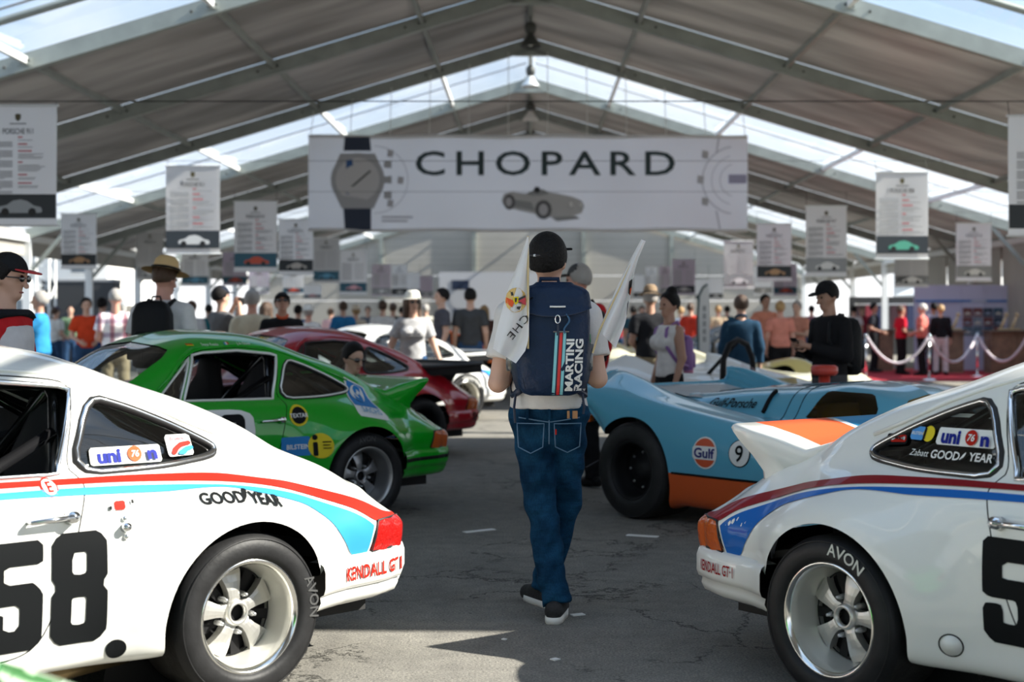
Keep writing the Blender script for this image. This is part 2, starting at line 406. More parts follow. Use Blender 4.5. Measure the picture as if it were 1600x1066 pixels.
# paint marks on the ground
wm = mat('white tape', (.75,.75,.72), .7)
for (x0, y0, x1, y1, wd, lb) in ((726,833,772,828,.05,'short white tape line on the asphalt left of the man'), (980,837,1028,840,.05,'short white tape line on the asphalt right of the man'),
                                 (893,963,912,961,.035,'small white tape mark beside the near shoe'), (863,1033,872,1031,.03,'small pale paint spot on asphalt below the near shoe'), (785,1000,791,1001,.015,'tiny white scrap on the asphalt below the walking man')):
    ya, yb_ = H*F/(y0-HY), H*F/(y1-HY); a = at(x0, y0, ya); b = at(x1, y1, yb_)
    m = bar((a.x, a.y, .004), (b.x, b.y, .004), wd, .005); tag(obj('tape_mark', m, wm), lb, 'tape mark')
# ---------------------------------------------------------------- outside
pale = mat('pale building', (.78,.78,.76), .8); bright = mat('white canvas', (.88,.88,.86), .8); dkgrey = mat('dark screen', (.03,.032,.035), .6); mgrey = mat('mid grey', (.30,.31,.32), .7)
winm = mat('window dark', (.10,.13,.16), .2)
def building(x, y, wx, dy, h, n, label):
    t = thing('pale_building', label, 'building', (x, y, 0))
    obj('walls', box(-wx/2, wx/2, 0, dy, 0, h), pale, t); obj('roof', box(-wx/2-.3, wx/2+.3, -.3, dy+.3, h, h+.35), mgrey, t)
    for k in range(n):
        for r in range(2 if h > 5 else 1):
            xx = -wx/2+wx*(k+.5)/n; wf = obj('window', box(xx-.62, xx+.62, -.06, 0, 1+r*3, 2.6+r*3), pale, t); obj('pane', box(xx-.5, xx+.5, -.08, -.05, 1.1+r*3, 2.5+r*3), winm, wf)
building(-38, 84, 26, 10, 5.6, 8, 'long pale building outside, far beyond the left columns')
building(36, 88, 22, 10, 5.0, 7, 'long pale building outside, beyond the counters on the right')
def canopy(x, y, wd, label, h=2.4):
    t = thing('canopy_tent', label, 'canopy', (x, y, 0))
    obj('canopy_roof', ([(-wd/2,-wd/2,h),(wd/2,-wd/2,h),(wd/2,wd/2,h),(-wd/2,wd/2,h),(0,0,h+1.2),(-wd/2,-wd/2,h-.3),(wd/2,-wd/2,h-.3),(wd/2,wd/2,h-.3),(-wd/2,wd/2,h-.3)],
        [(0,1,4),(1,2,4),(2,3,4),(3,0,4),(5,6,1,0),(6,7,2,1),(7,8,3,2),(8,5,0,3)]), bright, t)
    for a in (-1, 1):
        for b in (-1, 1): obj('pole', tube([(a*wd/2*.97, b*wd/2*.97, 0), (a*wd/2*.97, b*wd/2*.97, h)], .04, 6), alu_w, t)
    obj('back_curtain', box(-wd/2+.1, wd/2-.1, wd/2-.05, wd/2-.02, .05, h-.1), bright, t)
canopy(-27, 62, 5, 'white peaked canopy outside between left columns, the nearer one')
canopy(-24, 78, 5, 'white peaked canopy outside, the farther one on the left')
canopy(18.5, 60, 5, 'white peaked canopy outside the opening on the right')
def truss(x, y, h, wd, label):
    t = thing('truss_tower', label, 'truss', (x, y, 0))
    for a in (-1, 1):
        for b in (-1, 1): obj('upright', tube([(a*wd/2, b*wd/2, .03), (a*wd/2, b*wd/2, h)], .035, 6), alu_w, t)
    n = int(h/wd)
    for k in range(n):
        z0, z1 = k*h/n+.05, (k+1)*h/n; sgn = 1 if k % 2 else -1
        obj('lattice', join(tube([(-sgn*wd/2, -wd/2, z0), (sgn*wd/2, -wd/2, z1)], .02, 5), tube([(-wd/2, -wd/2, z1), (wd/2, -wd/2, z1)], .02, 5), tube([(wd/2, -sgn*wd/2, z0), (wd/2, sgn*wd/2, z1)], .02, 5)), alu_w, t)
    obj('foot_plate', box(-wd, wd, -wd, wd, 0, .05), steel, t)
truss(-15.1, 44, 3.6, .6, 'white lattice truss tower just outside, right of two')
truss(-16.6, 44, 3.6, .6, 'white lattice truss tower just outside, left of two')
t = thing('speaker_cabinet', 'tall black stage box beside the white truss tower', 'stage box', (-13.9, 44, 0)); obj('cabinet', cbox((0,0,.75), (1.0,.8,1.5), .03), dkgrey, t); obj('grille', box(-.44,.44,-.42,-.40,.1,1.4), mat('grille', (.06,.06,.065), .8), t)
t = thing('equipment_case', 'black crate hung up under white trusses outside', 'case', (-15.0, 47.5, 0)); obj('case_body', cbox((0,0,1.3),(2.4,.9,2.6), .04), dkgrey, t); obj('case_lid', cbox((0,0,2.64),(2.44,.94,.1), .02), mgrey, t)
# ================================================================ coupe body: eleven control curves over 21 stations (r = metres behind the rear axle)
KR=[-3.24,-3.20,-3.08,-2.90,-2.6,-2.27,-1.9,-1.6,-1.35,-1.1,-.8,-.5,-.25,0,.2,.4,.6,.76,.88,.935,.955]
def T(*a): return list(a)
# lateral and height of eleven control curves at the stations KR
LAT=[
T(0,.2,.4,.5,.55,.55,.55,.55,.55,.55,.55,.55,.55,.55,.55,.52,.5,.46,.4,.26,0),
T(0,.3,.52,.64,.72,.75,.75,.75,.75,.75,.75,.75,.76,.77,.77,.73,.72,.7,.58,.38,0),
T(0,.36,.58,.69,.76,.79,.785,.785,.785,.785,.785,.79,.81,.82,.81,.76,.755,.715,.605,.4,0),
T(0,.38,.6,.71,.78,.81,.805,.8,.8,.8,.8,.81,.83,.84,.82,.77,.77,.725,.615,.41,0),
T(0,.37,.6,.71,.78,.81,.805,.8,.8,.8,.8,.81,.825,.83,.81,.765,.765,.72,.61,.405,0),
T(0,.34,.57,.69,.755,.775,.775,.775,.775,.775,.775,.775,.775,.77,.75,.71,.715,.66,.565,.37,0),
T(0,.28,.5,.61,.66,.675,.69,.7,.7,.7,.7,.69,.68,.66,.64,.61,.61,.56,.475,.31,0),
T(0,.24,.42,.52,.56,.57,.61,.655,.655,.655,.65,.645,.63,.6,.575,.545,.54,.49,.41,.27,0),
T(0,.19,.33,.42,.45,.46,.51,.6,.585,.57,.565,.555,.54,.52,.5,.47,.46,.41,.345,.22,0),
T(0,.11,.2,.26,.28,.29,.31,.39,.38,.37,.36,.355,.345,.335,.32,.3,.285,.26,.215,.14,0),
T(0,0,0,0,0,0,0,0,0,0,0,0,0,0,0,0,0,0,0,0,0)]
HGT=[
T(.36,.26,.22,.2,.2,.19,.19,.19,.19,.19,.19,.19,.19,.22,.3,.42,.4,.41,.415,.43,.5),
T(.36,.27,.23,.21,.21,.2,.2,.2,.2,.2,.2,.2,.21,.23,.31,.43,.41,.42,.425,.44,.5),
T(.38,.33,.31,.31,.31,.31,.31,.31,.31,.31,.31,.31,.32,.35,.41,.48,.455,.455,.455,.465,.505),
T(.4,.4,.42,.45,.46,.47,.47,.47,.47,.47,.47,.47,.49,.52,.53,.54,.52,.51,.5,.5,.51),
T(.42,.46,.51,.56,.6,.63,.64,.64,.64,.64,.64,.64,.64,.65,.63,.6,.58,.555,.535,.525,.515),
T(.44,.51,.58,.645,.71,.755,.77,.78,.785,.785,.785,.785,.78,.76,.72,.665,.635,.59,.56,.54,.52),
T(.45,.535,.61,.68,.75,.8,.82,.85,.86,.86,.86,.86,.86,.845,.8,.73,.69,.63,.59,.56,.53),
T(.46,.54,.605,.665,.725,.78,.82,.905,.975,1.01,1.02,1.005,.97,.93,.88,.785,.73,.66,.615,.575,.535),
T(.47,.54,.585,.625,.685,.76,.835,.965,1.09,1.165,1.18,1.155,1.095,1.03,.95,.845,.77,.695,.64,.59,.54),
T(.48,.54,.585,.625,.69,.775,.86,1.01,1.17,1.255,1.27,1.235,1.15,1.065,.975,.875,.79,.715,.66,.6,.545),
T(.48,.545,.59,.63,.7,.785,.87,1.03,1.2,1.285,1.3,1.265,1.175,1.09,.995,.895,.8,.725,.67,.61,.55)]
def hermite(xk,yk,x):
    xk=np.asarray(xk,float);yk=np.asarray(yk,float);x=np.asarray(x,float)
    m=np.zeros_like(yk);d=np.diff(yk)/np.diff(xk);h=np.diff(xk)
    m[1:-1]=(d[:-1]*h[1:]+d[1:]*h[:-1])/(h[1:]+h[:-1]);m[0]=d[0];m[-1]=d[-1]
    i=np.clip(np.searchsorted(xk,x)-1,0,len(xk)-2);t=(x-xk[i])/h[i];t2=t*t;t3=t2*t
    return (2*t3-3*t2+1)*yk[i]+(t3-2*t2+t)*h[i]*m[i]+(-2*t3+3*t2)*yk[i+1]+(t3-t2)*h[i]*m[i+1]
def car_grid(nr=150,ns=6,flare=.075,lat=LAT,hgt=HGT):
    # stations denser near the ends
    R=np.unique(np.concatenate([np.linspace(KR[0],KR[-1],nr),np.linspace(.6,.955,18),np.linspace(-3.24,-3.0,10)]))
    L=np.array([hermite(KR,c,R) for c in lat]);Z=np.array([hermite(KR,c,R) for c in hgt])
    n=len(lat);s=np.linspace(0,n-1,(n-1)*ns+1)
    GL=np.array([hermite(range(n),L[:,i],s) for i in range(len(R))]);GZ=np.array([hermite(range(n),Z[:,i],s) for i in range(len(R))])
    GL[:,-1]=0
    GL=np.clip(GL,0,None)
    RR=np.repeat(R[:,None],len(s),1)
    for rc,a in ((0,flare),(-2.271,flare*.6)):
        d=np.sqrt((RR-rc)**2+(GZ-.30)**2)
        w=np.exp(-np.clip(d-.34,0,None)**2/(2*.11**2))
        side=np.clip((GL-.55)/.2,0,1)*np.clip((.86-GZ)/.16,0,1)
        GL=GL+a*w*side
    return RR,GL,GZ,s
paint_back = (.02,.02,.021)
def paint(name, col, **k): return mat(name, col, k.pop('rough', .30), coat=.9, back=paint_back, spec=.15, **k)
M_glass = glass_mat('car glass', (.62,.68,.68), .16)
M_chrome = mat('chrome', (.78,.79,.80), .12, 1); M_rub = mat('black rubber', (.012,.012,.013), .55); M_tyre = mat('tyre rubber', (.016,.016,.017), .5, noise=(14, .25), bump=(60, .06), spec=.25)
M_tread = mat('tyre tread', (.025,.024,.023), .8, spec=.2, noise=(20, .3), bump=(90, .25))
M_blk = mat('satin black', (.008,.008,.009), .55, spec=.2); M_pipe = mat('cage black', (.008,.008,.009), .25, coat=.6); M_int = mat('cabin trim', (.018,.018,.019), .7); M_seat = mat('seat cloth', (.03,.03,.033), .85)
M_alu = mat('cast alloy', (.62,.61,.58), .38, .75); M_lip = mat('polished alloy', (.80,.79,.76), .16, 1); M_cream = mat('alloy barrel', (.60,.59,.54), .34, .45)
D_ = dict(rough=.55, spec=.08)
M_white = mat('decal white', (.76,.76,.74), **D_); M_bk = mat('decal black', (.008,.009,.010), **D_); M_rd = mat('decal red', (.42,.018,.010), **D_); M_bl = mat('decal blue', (.03,.20,.50), **D_)
M_navy = mat('decal navy', (.012,.02,.22), **D_); M_or = mat('decal orange', (.62,.095,.03), **D_); M_ye = mat('decal yellow', (.70,.55,.03), **D_); M_sky = mat('decal sky', (.035,.26,.48), **D_)
M_lr = mat('red lens', (.40,.010,.008), .15, coat=.7, bump=(55, .5), spec=.2); M_la = mat('amber lens', (.55,.10,.010), .15, coat=.7, bump=(55, .5), spec=.2)
class Shell:
    """a car skin on a (station x section) grid, with a side look-up"""
    def __init__(s, g, zlo=.15):
        s.RR, s.GL, s.GZ = g[0], g[1], g[2]; s.R = s.RR[:, 0]
    def l(s, r, z):
        r = np.atleast_1d(np.asarray(r, float)); z = np.atleast_1d(np.asarray(z, float)); out = np.zeros(len(r))
        i = np.clip(np.searchsorted(s.R, r)-1, 0, len(s.R)-2); t = np.clip((r-s.R[i])/(s.R[i+1]-s.R[i]), 0, 1)
        for k in range(len(r)):
            a = []
            for q in (i[k], i[k]+1):
                zz = s.GZ[q]; j = int(np.argmin(zz[:12])); a.append(np.interp(z[k], zz[j:], s.GL[q][j:]))
            out[k] = a[0]*(1-t[k])+a[1]*t[k]
        return out
    def pts(s, r, z, side, off=0.0):
        r = np.atleast_1d(np.asarray(r, float)); z = np.atleast_1d(np.asarray(z, float)); h = .012
        l0 = s.l(r, z); dr = (s.l(r+h, z)-s.l(r-h, z))/(2*h); dz = (s.l(r, z+h)-s.l(r, z-h))/(2*h)
        k = np.sqrt(1+dr**2+dz**2); nx, ny, nz = dr/k, 1/k, -dz/k       # outward normal in (x=-r, y, z)
        return np.stack([-r+nx*off, side*(l0+ny*off), z+nz*off], 1)
    def mesh(s):
        n, m = s.RR.shape; V = []; Fc = []
        for sd in (1, -1):
            k = len(V); V += list(zip((-s.RR).ravel().tolist(), (sd*s.GL).ravel().tolist(), s.GZ.ravel().tolist()))
            for i in range(n-1):
                for j in range(m-1):
                    q = (k+i*m+j, k+(i+1)*m+j, k+(i+1)*m+j+1, k+i*m+j+1); Fc.append(q if sd > 0 else q[::-1])
        return V, Fc, [0]*len(Fc)
SH = Shell(car_grid(165, 6))
Q_QUARTER = [(-.605,.845),(-.50,1.108),(-.34,1.058),(-.17,.988),(-.045,.925),(-.008,.902),(-.004,.885),(-.025,.871),(-.08,.862),(-.27,.846)]
Q_DOORWIN = [(-.655,.848),(-.558,1.128),(-.60,1.14),(-.85,1.165),(-1.10,1.155),(-1.178,1.14),(-1.30,.858)]
Q_VENT = [(-1.325,.862),(-1.205,1.128),(-1.25,1.085),(-1.44,.905),(-1.455,.885),(-1.44,.872)]
Q_DOOR = [(-.575,.83),(-.60,.76),(-.655,.56),(-.70,.42),(-.76,.30),(-.85,.262),(-1.46,.262),(-1.50,.30),(-1.50,.72),(-1.47,.875),(-1.20,1.165),(-.86,1.19),(-.60,1.165),(-.545,1.14),(-.62,.87)]
Q_LIGHT = [(.625,.447),(.66,.572),(1.2,.548),(1.2,.447)]
def smooth_poly(p, n=4):
    """round off a polygon (Chaikin)"""
    p = np.asarray(p, float)
    for _ in range(n):
        q = np.roll(p, -1, 0); p = np.stack([p*.8+q*.2, p*.2+q*.8], 1).reshape(-1, 2)
    return [tuple(x) for x in p]
Q_QUARTER_S = smooth_poly(Q_QUARTER, 2)
def build_shell(sh, arches=((0,.30,.345),(-2.271,.30,.335)), windows=True):
    V, Fc, MI = sh.mesh(); out = {}
    def rz(): a = np.array(V); return np.stack([-a[:, 0], a[:, 2]], 1), a
    for r, z, ra in arches:
        p, a = rz(); V, Fc, MI, _, _ = split(V, Fc, MI, np.hypot(p[:, 0]-r, p[:, 1]-z)-ra)
    if not windows: return {'body': compact(V, Fc, MI)}
    def cut(poly, cond, key, grow=0.0):
        nonlocal V, Fc, MI
        p, a = rz(); f = np.where(cond(a), sd_poly(p, poly), 1.0)
        V, Fc, MI, B, BM = split(V, Fc, MI, f)
        a = np.array(V)
        for nm, sg in (('l', 1), ('r', -1)):
            g = [q for q in B if a[list(q), 1].mean()*sg > 0]; out[key+nm] = compact(V, g)
    side = lambda a: (np.abs(a[:, 1]) > .42)
    cut(Q_QUARTER_S, side, 'quarter_'); cut(Q_DOORWIN, side, 'door_'); cut(Q_VENT, side, 'vent_')
    # windscreen, seen from the front; back light, seen from above
    ws = [(-.545,.955),(-.4,.985),(0,1.01),(.4,.985),(.545,.955),(.555,.985),(.525,1.12),(.47,1.175),(.36,1.20),(0,1.225),(-.36,1.20),(-.47,1.175),(-.525,1.12),(-.555,.985)]
    a = np.array(V); f = np.where((-a[:, 0] < -1.12) & (-a[:, 0] > -1.8), sd_poly(a[:, 1:3], ws), 1.0)
    V, Fc, MI, B, _ = split(V, Fc, MI, f); out['windscreen'] = compact(V, B)
    rw = smooth_poly([(-.10,.30),(.02,.42),(.24,.46),(.34,.40),(.36,0),(.34,-.40),(.24,-.46),(.02,-.42),(-.10,-.30)], 2)
    a = np.array(V); f = np.where(a[:, 2] > .75, sd_poly(np.stack([-a[:, 0], a[:, 1]], 1), rw), 1.0)
    V, Fc, MI, B, _ = split(V, Fc, MI, f); out['backlight'] = compact(V, B)
    # tail lamps
    p, a = rz(); f = np.where(np.abs(a[:, 1]) > .30, sd_poly(p, Q_LIGHT), 1.0); V, Fc, MI, B, _ = split(V, Fc, MI, f)
    a = np.array(V)
    for nm, sg in (('l', 1), ('r', -1)): out['lamp_'+nm] = compact(V, [q for q in B if a[list(q), 1].mean()*sg > 0])
    # doors, with a shut line of five millimetres
    p, a = rz(); d = np.where(np.abs(a[:, 1]) > .42, sd_poly(p, smooth_poly(Q_DOOR, 2)), 1.0)
    V, Fc, MI, B, BM = split(V, Fc, MI, d-.0025)
    p, a = rz(); d = np.where(np.abs(a[:, 1]) > .42, sd_poly(p, smooth_poly(Q_DOOR, 2)), 1.0)
    V, _, _, B, BM = split(V, B, BM, d+.0025)
    a = np.array(V)
    for nm, sg in (('l', 1), ('r', -1)): out['panel_'+nm] = compact(V, [q for q in B if a[list(q), 1].mean()*sg > 0])
    out['body'] = compact(V, Fc, MI)
    return out
PIECES = build_shell(SH)
def outline3(sh, poly, side, off=.004, dens=.03):
    P = []
    for a, b in zip(poly, poly[1:]+poly[:1]):
        n = max(1, int(math.dist(a, b)/dens)); P += [(a[0]+(b[0]-a[0])*k/n, a[1]+(b[1]-a[1])*k/n) for k in range(n)]
    P = np.array(P); return [tuple(x) for x in sh.pts(P[:, 0], P[:, 1], side, off)]
def region(sh, poly, side, holes=(), off=.0025, res=.02):
    """a film on the skin, cut to an outline given in (r, z)"""
    p = np.array(poly); x0, z0 = p.min(0)-.001; x1, z1 = p.max(0)+.001
    res = min(res, max(.0012, min(x1-x0, z1-z0)/5))
    nx, nz = max(2, int((x1-x0)/res)+1), max(2, int((z1-z0)/res)+1)
    gr, gz = np.meshgrid(np.linspace(x0, x1, nx), np.linspace(z0, z1, nz), indexing='ij')
    flat = [(a, b, 0) for a, b in zip(gr.ravel(), gz.ravel())]
    Fc = [(i*nz+j, (i+1)*nz+j, (i+1)*nz+j+1, i*nz+j+1) for i in range(nx-1) for j in range(nz-1)]
    V, _, _, B, BM = split(flat, Fc, [0]*len(Fc), sd_poly(np.array(flat)[:, :2], poly))
    for h in holes: V, B, BM, _, _ = split(V, B, BM, sd_poly(np.array(V)[:, :2], h))
    V, B, _ = compact(V, B); a = np.array(V); q = sh.pts(a[:, 0], a[:, 1], side, off)
    return [tuple(x) for x in q], [f if side > 0 else f[::-1] for f in B]
def lettering(sh, s, size, r0, z0, side, ang=0, off=.003, dr=None, **k):
    """words on the skin, centred at (r0, z0), reading left to right from outside"""
    v, f = text2(s, size, **k); c, sn = math.cos(ang), math.sin(ang)
    u, w_ = v[:, 0]*c-v[:, 1]*sn, v[:, 0]*sn+v[:, 1]*c
    q = sh.pts(r0+side*u, z0+w_, side, off); return [tuple(x) for x in q], f
def arc_text(s, size, rad, ang, y, bold=.01, sx=1.0, flip=False):
    """lettering bent round a wheel (wheel plane x,z), facing +y side when flip is False"""
    v, f = text2(s, size, bold=bold, sx=sx); out = []
    for a, b in v:
        th = ang-(a/rad)*(1 if not flip else -1); rr = rad+b; out.append((rr*math.cos(th), y, rr*math.sin(th)))
    return out, f
def make_wheel(car, x, yside, rt=.30, wd=.29, side=1, style='fuchs', rot=0, rimR=.2075, barrel=None, lip=None, spoke=None, letters=None, lett_mat=None):
    """car > wheel (rim) > tyre, spokes, hub, nuts. yside = lateral of the outer face; side = +1 left of the car"""
    s = side; Y = lambda d: s*d                       # d: metres outward of the wheel face
    o = None
    prof = [(rimR, .0), (rimR-.004, .004), (rimR-.010, .003), (rimR-.016, -.006), (rimR-.022, -.014), (rimR-.026, -.05), (rimR-.036, -.115), (rimR-.042, -.125), (rimR-.042, -.20)]
    m = lathe([(a, Y(b)) for a, b in prof], 56, 'y'); n = len(m[1])//56
    mi = [0 if (k % (len(prof)-1)) < 4 else 1 for k in range(len(m[1]))]
    if s < 0: m = (m[0], [f[::-1] for f in m[1]])
    o = obj('wheel', (m[0], m[1], mi), [lip or M_lip, barrel or M_cream], car, True, (x, yside, rt), (0, rot, 0))
    k = rimR/.2075
    tp = [(rimR-.012, -.012), (rimR, .004), (rimR+.008, .012), (rimR+.02, .017), (rimR+.045, .017), (rt-.025, .010), (rt-.008, -.004), (rt, -.028)]
    tread = [(rt, -.028), (rt+.001, -wd*.5), (rt, -wd+.02), (rt-.02, -wd), (rimR+.03, -wd-.015), (rimR-.015, -wd+.02)]
    a = lathe([(p, Y(q)) for p, q in tp], 64, 'y'); b = lathe([(p, Y(q)) for p, q in tread], 64, 'y')
    if s < 0: a = (a[0], [f[::-1] for f in a[1]]); b = (b[0], [f[::-1] for f in b[1]])
    obj('tyre', join(withmat(a, 0), withmat(b, 1)), [M_tyre, M_tread], o, True)
    obj('moulded_ring', lathe([(rt-.022, Y(.0105)), (rt-.019, Y(.0125)), (rt-.016, Y(.0075))], 64, 'y'), M_tyre, o, True)
    if letters:
        for tx, an, sz, r_ in letters:
            g = arc_text(tx, sz, r_, an, Y(.0185), flip=(s > 0), bold=.012); obj('tyre_lettering', g, lett_mat or M_tyre, o)
    d0 = -.105
    obj('brake_disc', join(lathe([(.0, Y(d0-.055)), (rimR-.045, Y(d0-.055))], 32, 'y'), lathe([(rimR-.05, Y(d0-.03)), (rimR-.044, Y(d0-.03))], 32, 'y')), M_blk, o)
    if style == 'fuchs':
        for q in range(5):
            th = 2*PI*q/5+PI/2; V, Fc = [], []
            st = [(.043, .026, -.004), (.06, .0215, .0), (.085, .0245, .0), (.115, .033, -.004), (.14, .041, -.012), (rimR-.044, .048, -.026)]
            for (r_, hw_, d) in st:
                for c in (-1, -.5, 0, .5, 1):
                    dd = d0+.012+d-.004*abs(c)**2
                    V.append((r_*math.cos(th)-c*hw_*math.sin(th), Y(dd), r_*math.sin(th)+c*hw_*math.cos(th)))
            for (r_, hw_, d) in st:
                for c in (-1, 1):
                    V.append((r_*math.cos(th)-c*hw_*math.sin(th), Y(d0-.03+d), r_*math.sin(th)+c*hw_*math.cos(th)))
            for i in range(5):
                for j in range(4): Fc.append((i*5+j, i*5+j+1, (i+1)*5+j+1, (i+1)*5+j))
                Fc.append((i*5, (i+1)*5, 30+(i+1)*2, 30+i*2)); Fc.append((i*5+4, 30+i*2+1, 30+(i+1)*2+1, (i+1)*5+4))
            obj('spoke', (V, Fc), spoke or M_alu, o)
            ph = th+PI/5
            c = (.072*math.cos(ph), .072*math.sin(ph))
            nut = lathe([(.0, Y(.014)), (.006, Y(.014)), (.007, Y(.0)), (.010, Y(-.004)), (.010, Y(-.035))], 10, 'y')
            obj('lug_nut', xf(nut, Matrix.Translation((c[0], Y(d0+.010), c[1]))), steel, o, True)
            web = [(.05, ph-.30), (rimR-.045, ph-.12), (rimR-.045, ph+.12), (.05, ph+.30)]
            obj('web', ([(a_*math.cos(b_), Y(d0-.028), a_*math.sin(b_)) for a_, b_ in web], [(0,1,2,3)]), M_blk, o)
        obj('hub_ring', lathe([(.030, Y(d0+.006)), (.033, Y(d0+.024)), (.042, Y(d0+.024)), (.048, Y(d0+.010)), (.052, Y(d0-.02))], 28, 'y'), spoke or M_alu, o, True)
        obj('hub_bore', lathe([(0, Y(d0-.012)), (.033, Y(d0-.010))], 20, 'y'), M_blk, o)
    elif style == 'mesh':
        for q in range(16):
            th = 2*PI*q/16
            obj('spoke', join(*[tube([(.05*math.cos(th), Y(d0+.02), .05*math.sin(th)), ((rimR-.04)*math.cos(th+e_), Y(d0-.03), (rimR-.04)*math.sin(th+e_))], .006, 5) for e_ in (-.2, .2)]), spoke or M_alu, o)
        obj('hub_ring', lathe([(0, Y(d0+.04)), (.05, Y(d0+.035)), (.055, Y(d0))], 20, 'y'), mat('brass hub', (.45,.33,.14), .35, .8), o, True)
    else:                                              # plain black centre with a drilled ring
        obj('hub_ring', lathe([(0, Y(d0+.02)), (.05, Y(d0+.03)), (.07, Y(d0)), (rimR-.05, Y(d0-.03))], 28, 'y'), M_blk, o, True)
        for q in range(8):
            th = 2*PI*q/8; obj('stud', ball((.12*math.cos(th), Y(d0-.01), .12*math.sin(th)), .010, 6, 4), steel, o)
    return o
BPATH = [r for r in np.concatenate([np.linspace(.318, .86, 19), np.linspace(.88, .954, 9)])]
def bumper_curve(grow=0.0):
    pts = []
    for r in BPATH:
        j = np.searchsorted(SH.R, r); j = min(j, len(SH.R)-1); pts.append((float(r), float(SH.GL[j][12])))
    pts[-1] = (.956, 0.0)
    full = pts+[(r, -l) for r, l in pts[-2::-1]]
    out = []
    for i, (r, l) in enumerate(full):
        a = full[max(0, i-1)]; b = full[min(len(full)-1, i+1)]; t = Vector((b[0]-a[0], b[1]-a[1])).normalized(); n = Vector((-t.y, t.x))
        out.append(((r, l), (n.x*1.0, n.y)))
    return out
BC = bumper_curve()
def bumper_point(sarc, d, z, side):
    """arc length from the front end of the seen side"""
    L_ = 0; k = 0
    for k in range(len(BC)//2):
        a, b = BC[k][0], BC[k+1][0]; e_ = math.dist(a, b)
        if L_+e_ > sarc: break
        L_ += e_
    t = (sarc-L_)/e_; r = a[0]+(b[0]-a[0])*t; l = a[1]+(b[1]-a[1])*t; n0, n1 = BC[k][1], BC[k+1][1]; n = (n0[0]+(n1[0]-n0[0])*t, n0[1]+(n1[1]-n0[1])*t)
    return (-(r+n[0]*d), side*(l+n[1]*d), z)
def make_bumper(car, m, stripe=None):
    prof = [(-.04,.452),(.006,.450),(.022,.438),(.030,.415),(.030,.352),(.022,.330),(.006,.322),(.010,.300),(-.004,.272),(-.035,.255),(-.09,.245)]
    rings = [[(-(p[0]+n[0]*d), p[1]+n[1]*d, z) for d, z in prof] for p, n in BC]
    V = [q for r in rings for q in r]; k = len(prof); Fc = [(i*k+j, (i+1)*k+j, (i+1)*k+j+1, i*k+j+1) for i in range(len(rings)-1) for j in range(k-1)]
    Fc = [f[::-1] for f in Fc]
    o = obj('bumper', (V, Fc), m, car, True)
    if stripe:
        rg = [[(-(p[0]+n[0]*d), p[1]+n[1]*d, z) for d, z in ((.031,.398),(.034,.392),(.034,.378),(.031,.372))] for p, n in BC]
        obj('rubbing_strip', loft(rg, False, False, False), stripe, o)
    return o
def deck_z(r, y):
    j = min(int(np.searchsorted(SH.R, r)), len(SH.R)-1); return float(np.interp(abs(y), SH.GL[j][::-1], SH.GZ[j][::-1]))
def make_ducktail(car, cols):
    """engine lid with its upswept lip; cols = function(y) -> material slot"""
    V, Fc, MI = [], [], []; ys = [.60,.595,.57,.53,.48,.46,.35,.2,.02]; ys = [-y for y in ys]+ys[::-1]; k = 0
    for n_, y in enumerate(ys):
        ed = {0: .020, 1: .004}.get(min(n_, len(ys)-1-n_), 0); zt = .945-ed
        D = lambda r, f: deck_z(r, y*f)
        sec = [(.20, D(.20,.80)-.01, .80), (.30, D(.30,.82)+.006, .82), (.42, max(D(.42,.86)+.012, zt-.085), .86), (.54, zt-.045, .91), (.66, zt-.014, .96), (.742-ed, zt, 1), (.752-ed, zt-.012, 1),
               (.728-ed, zt-.045, .985), (.675-ed, zt-.105, .945), (.632-ed, zt-.175, .90), (.60, D(.60,.86)-.015, .86), (.50, D(.50,.84)-.02, .84)]
        V += [(-r, y*f, z) for r, z, f in sec]; k = len(sec)
    for i in range(len(ys)-1):
        c = cols((ys[i]+ys[i+1])/2)
        for j in range(k-1): Fc.append((i*k+j, (i+1)*k+j, (i+1)*k+j+1, i*k+j+1)); MI.append(c if 0 < j < 5 else 0)
    Fc += [tuple(range(k)), tuple(range(len(V)-1, len(V)-k-1, -1))]; MI += [0, 0]
    return V, Fc, MI
def tray_tail(car, m, edge):
    ol = smooth_poly([(.22,-.50),(.30,-.60),(.92,-.66),(1.02,-.55),(1.04,0),(1.02,.55),(.92,.66),(.30,.60),(.22,.50)], 2)
    o = obj('tray_spoiler', loft([[(-r, y, .845+.04*max(0, r-.3)+dz) for r, y in ol] for dz in (-.05, .0, .03)], True, True), m, car, False)
    obj('spoiler_lip', tube([(-r, y, .885+.04*max(0, r-.3)) for r, y in ol], .022, 6, True), edge, o, True)
    obj('spoiler_leg', loft([[(-.25, -.4, .82), (-.7, -.4, .66), (-.7, .4, .66), (-.25, .4, .82)], [(-.25, -.45, .87), (-.8, -.45, .86), (-.8, .45, .86), (-.25, .45, .87)]]), m, o)
def cage(car, m=None):
    o = obj('roll_cage', join(tube([(.62,.60,.40),(.60,.57,.85),(.57,.50,1.10),(.56,.38,1.19),(.56,-.38,1.19),(.57,-.50,1.10),(.60,-.57,.85),(.62,-.60,.40)], .022, 8)), m or M_pipe, car, True)
    for s in (1, -1):
        obj('cage_tube', tube([(.56, s*.42, 1.16), (.05, s*.45, .86), (-.10, s*.46, .78)], .019, 8), m or M_pipe, o, True)
        obj('cage_tube', tube([(.60, s*.56, .98), (1.35, s*.60, .58), (1.5, s*.6, .50)], .022, 8), m or M_pipe, o, True)
        obj('cage_tube', tube([(.57, s*.47, 1.14), (1.05, s*.47, 1.16), (1.2, s*.49, 1.10), (1.55, s*.57, .84), (1.6, s*.6, .5)], .019, 8), m or M_pipe, o, True)
    obj('cage_tube', tube([(.57, .44, 1.12), (.61, -.56, .45)], .019, 8), m or M_pipe, o, True)
    return o
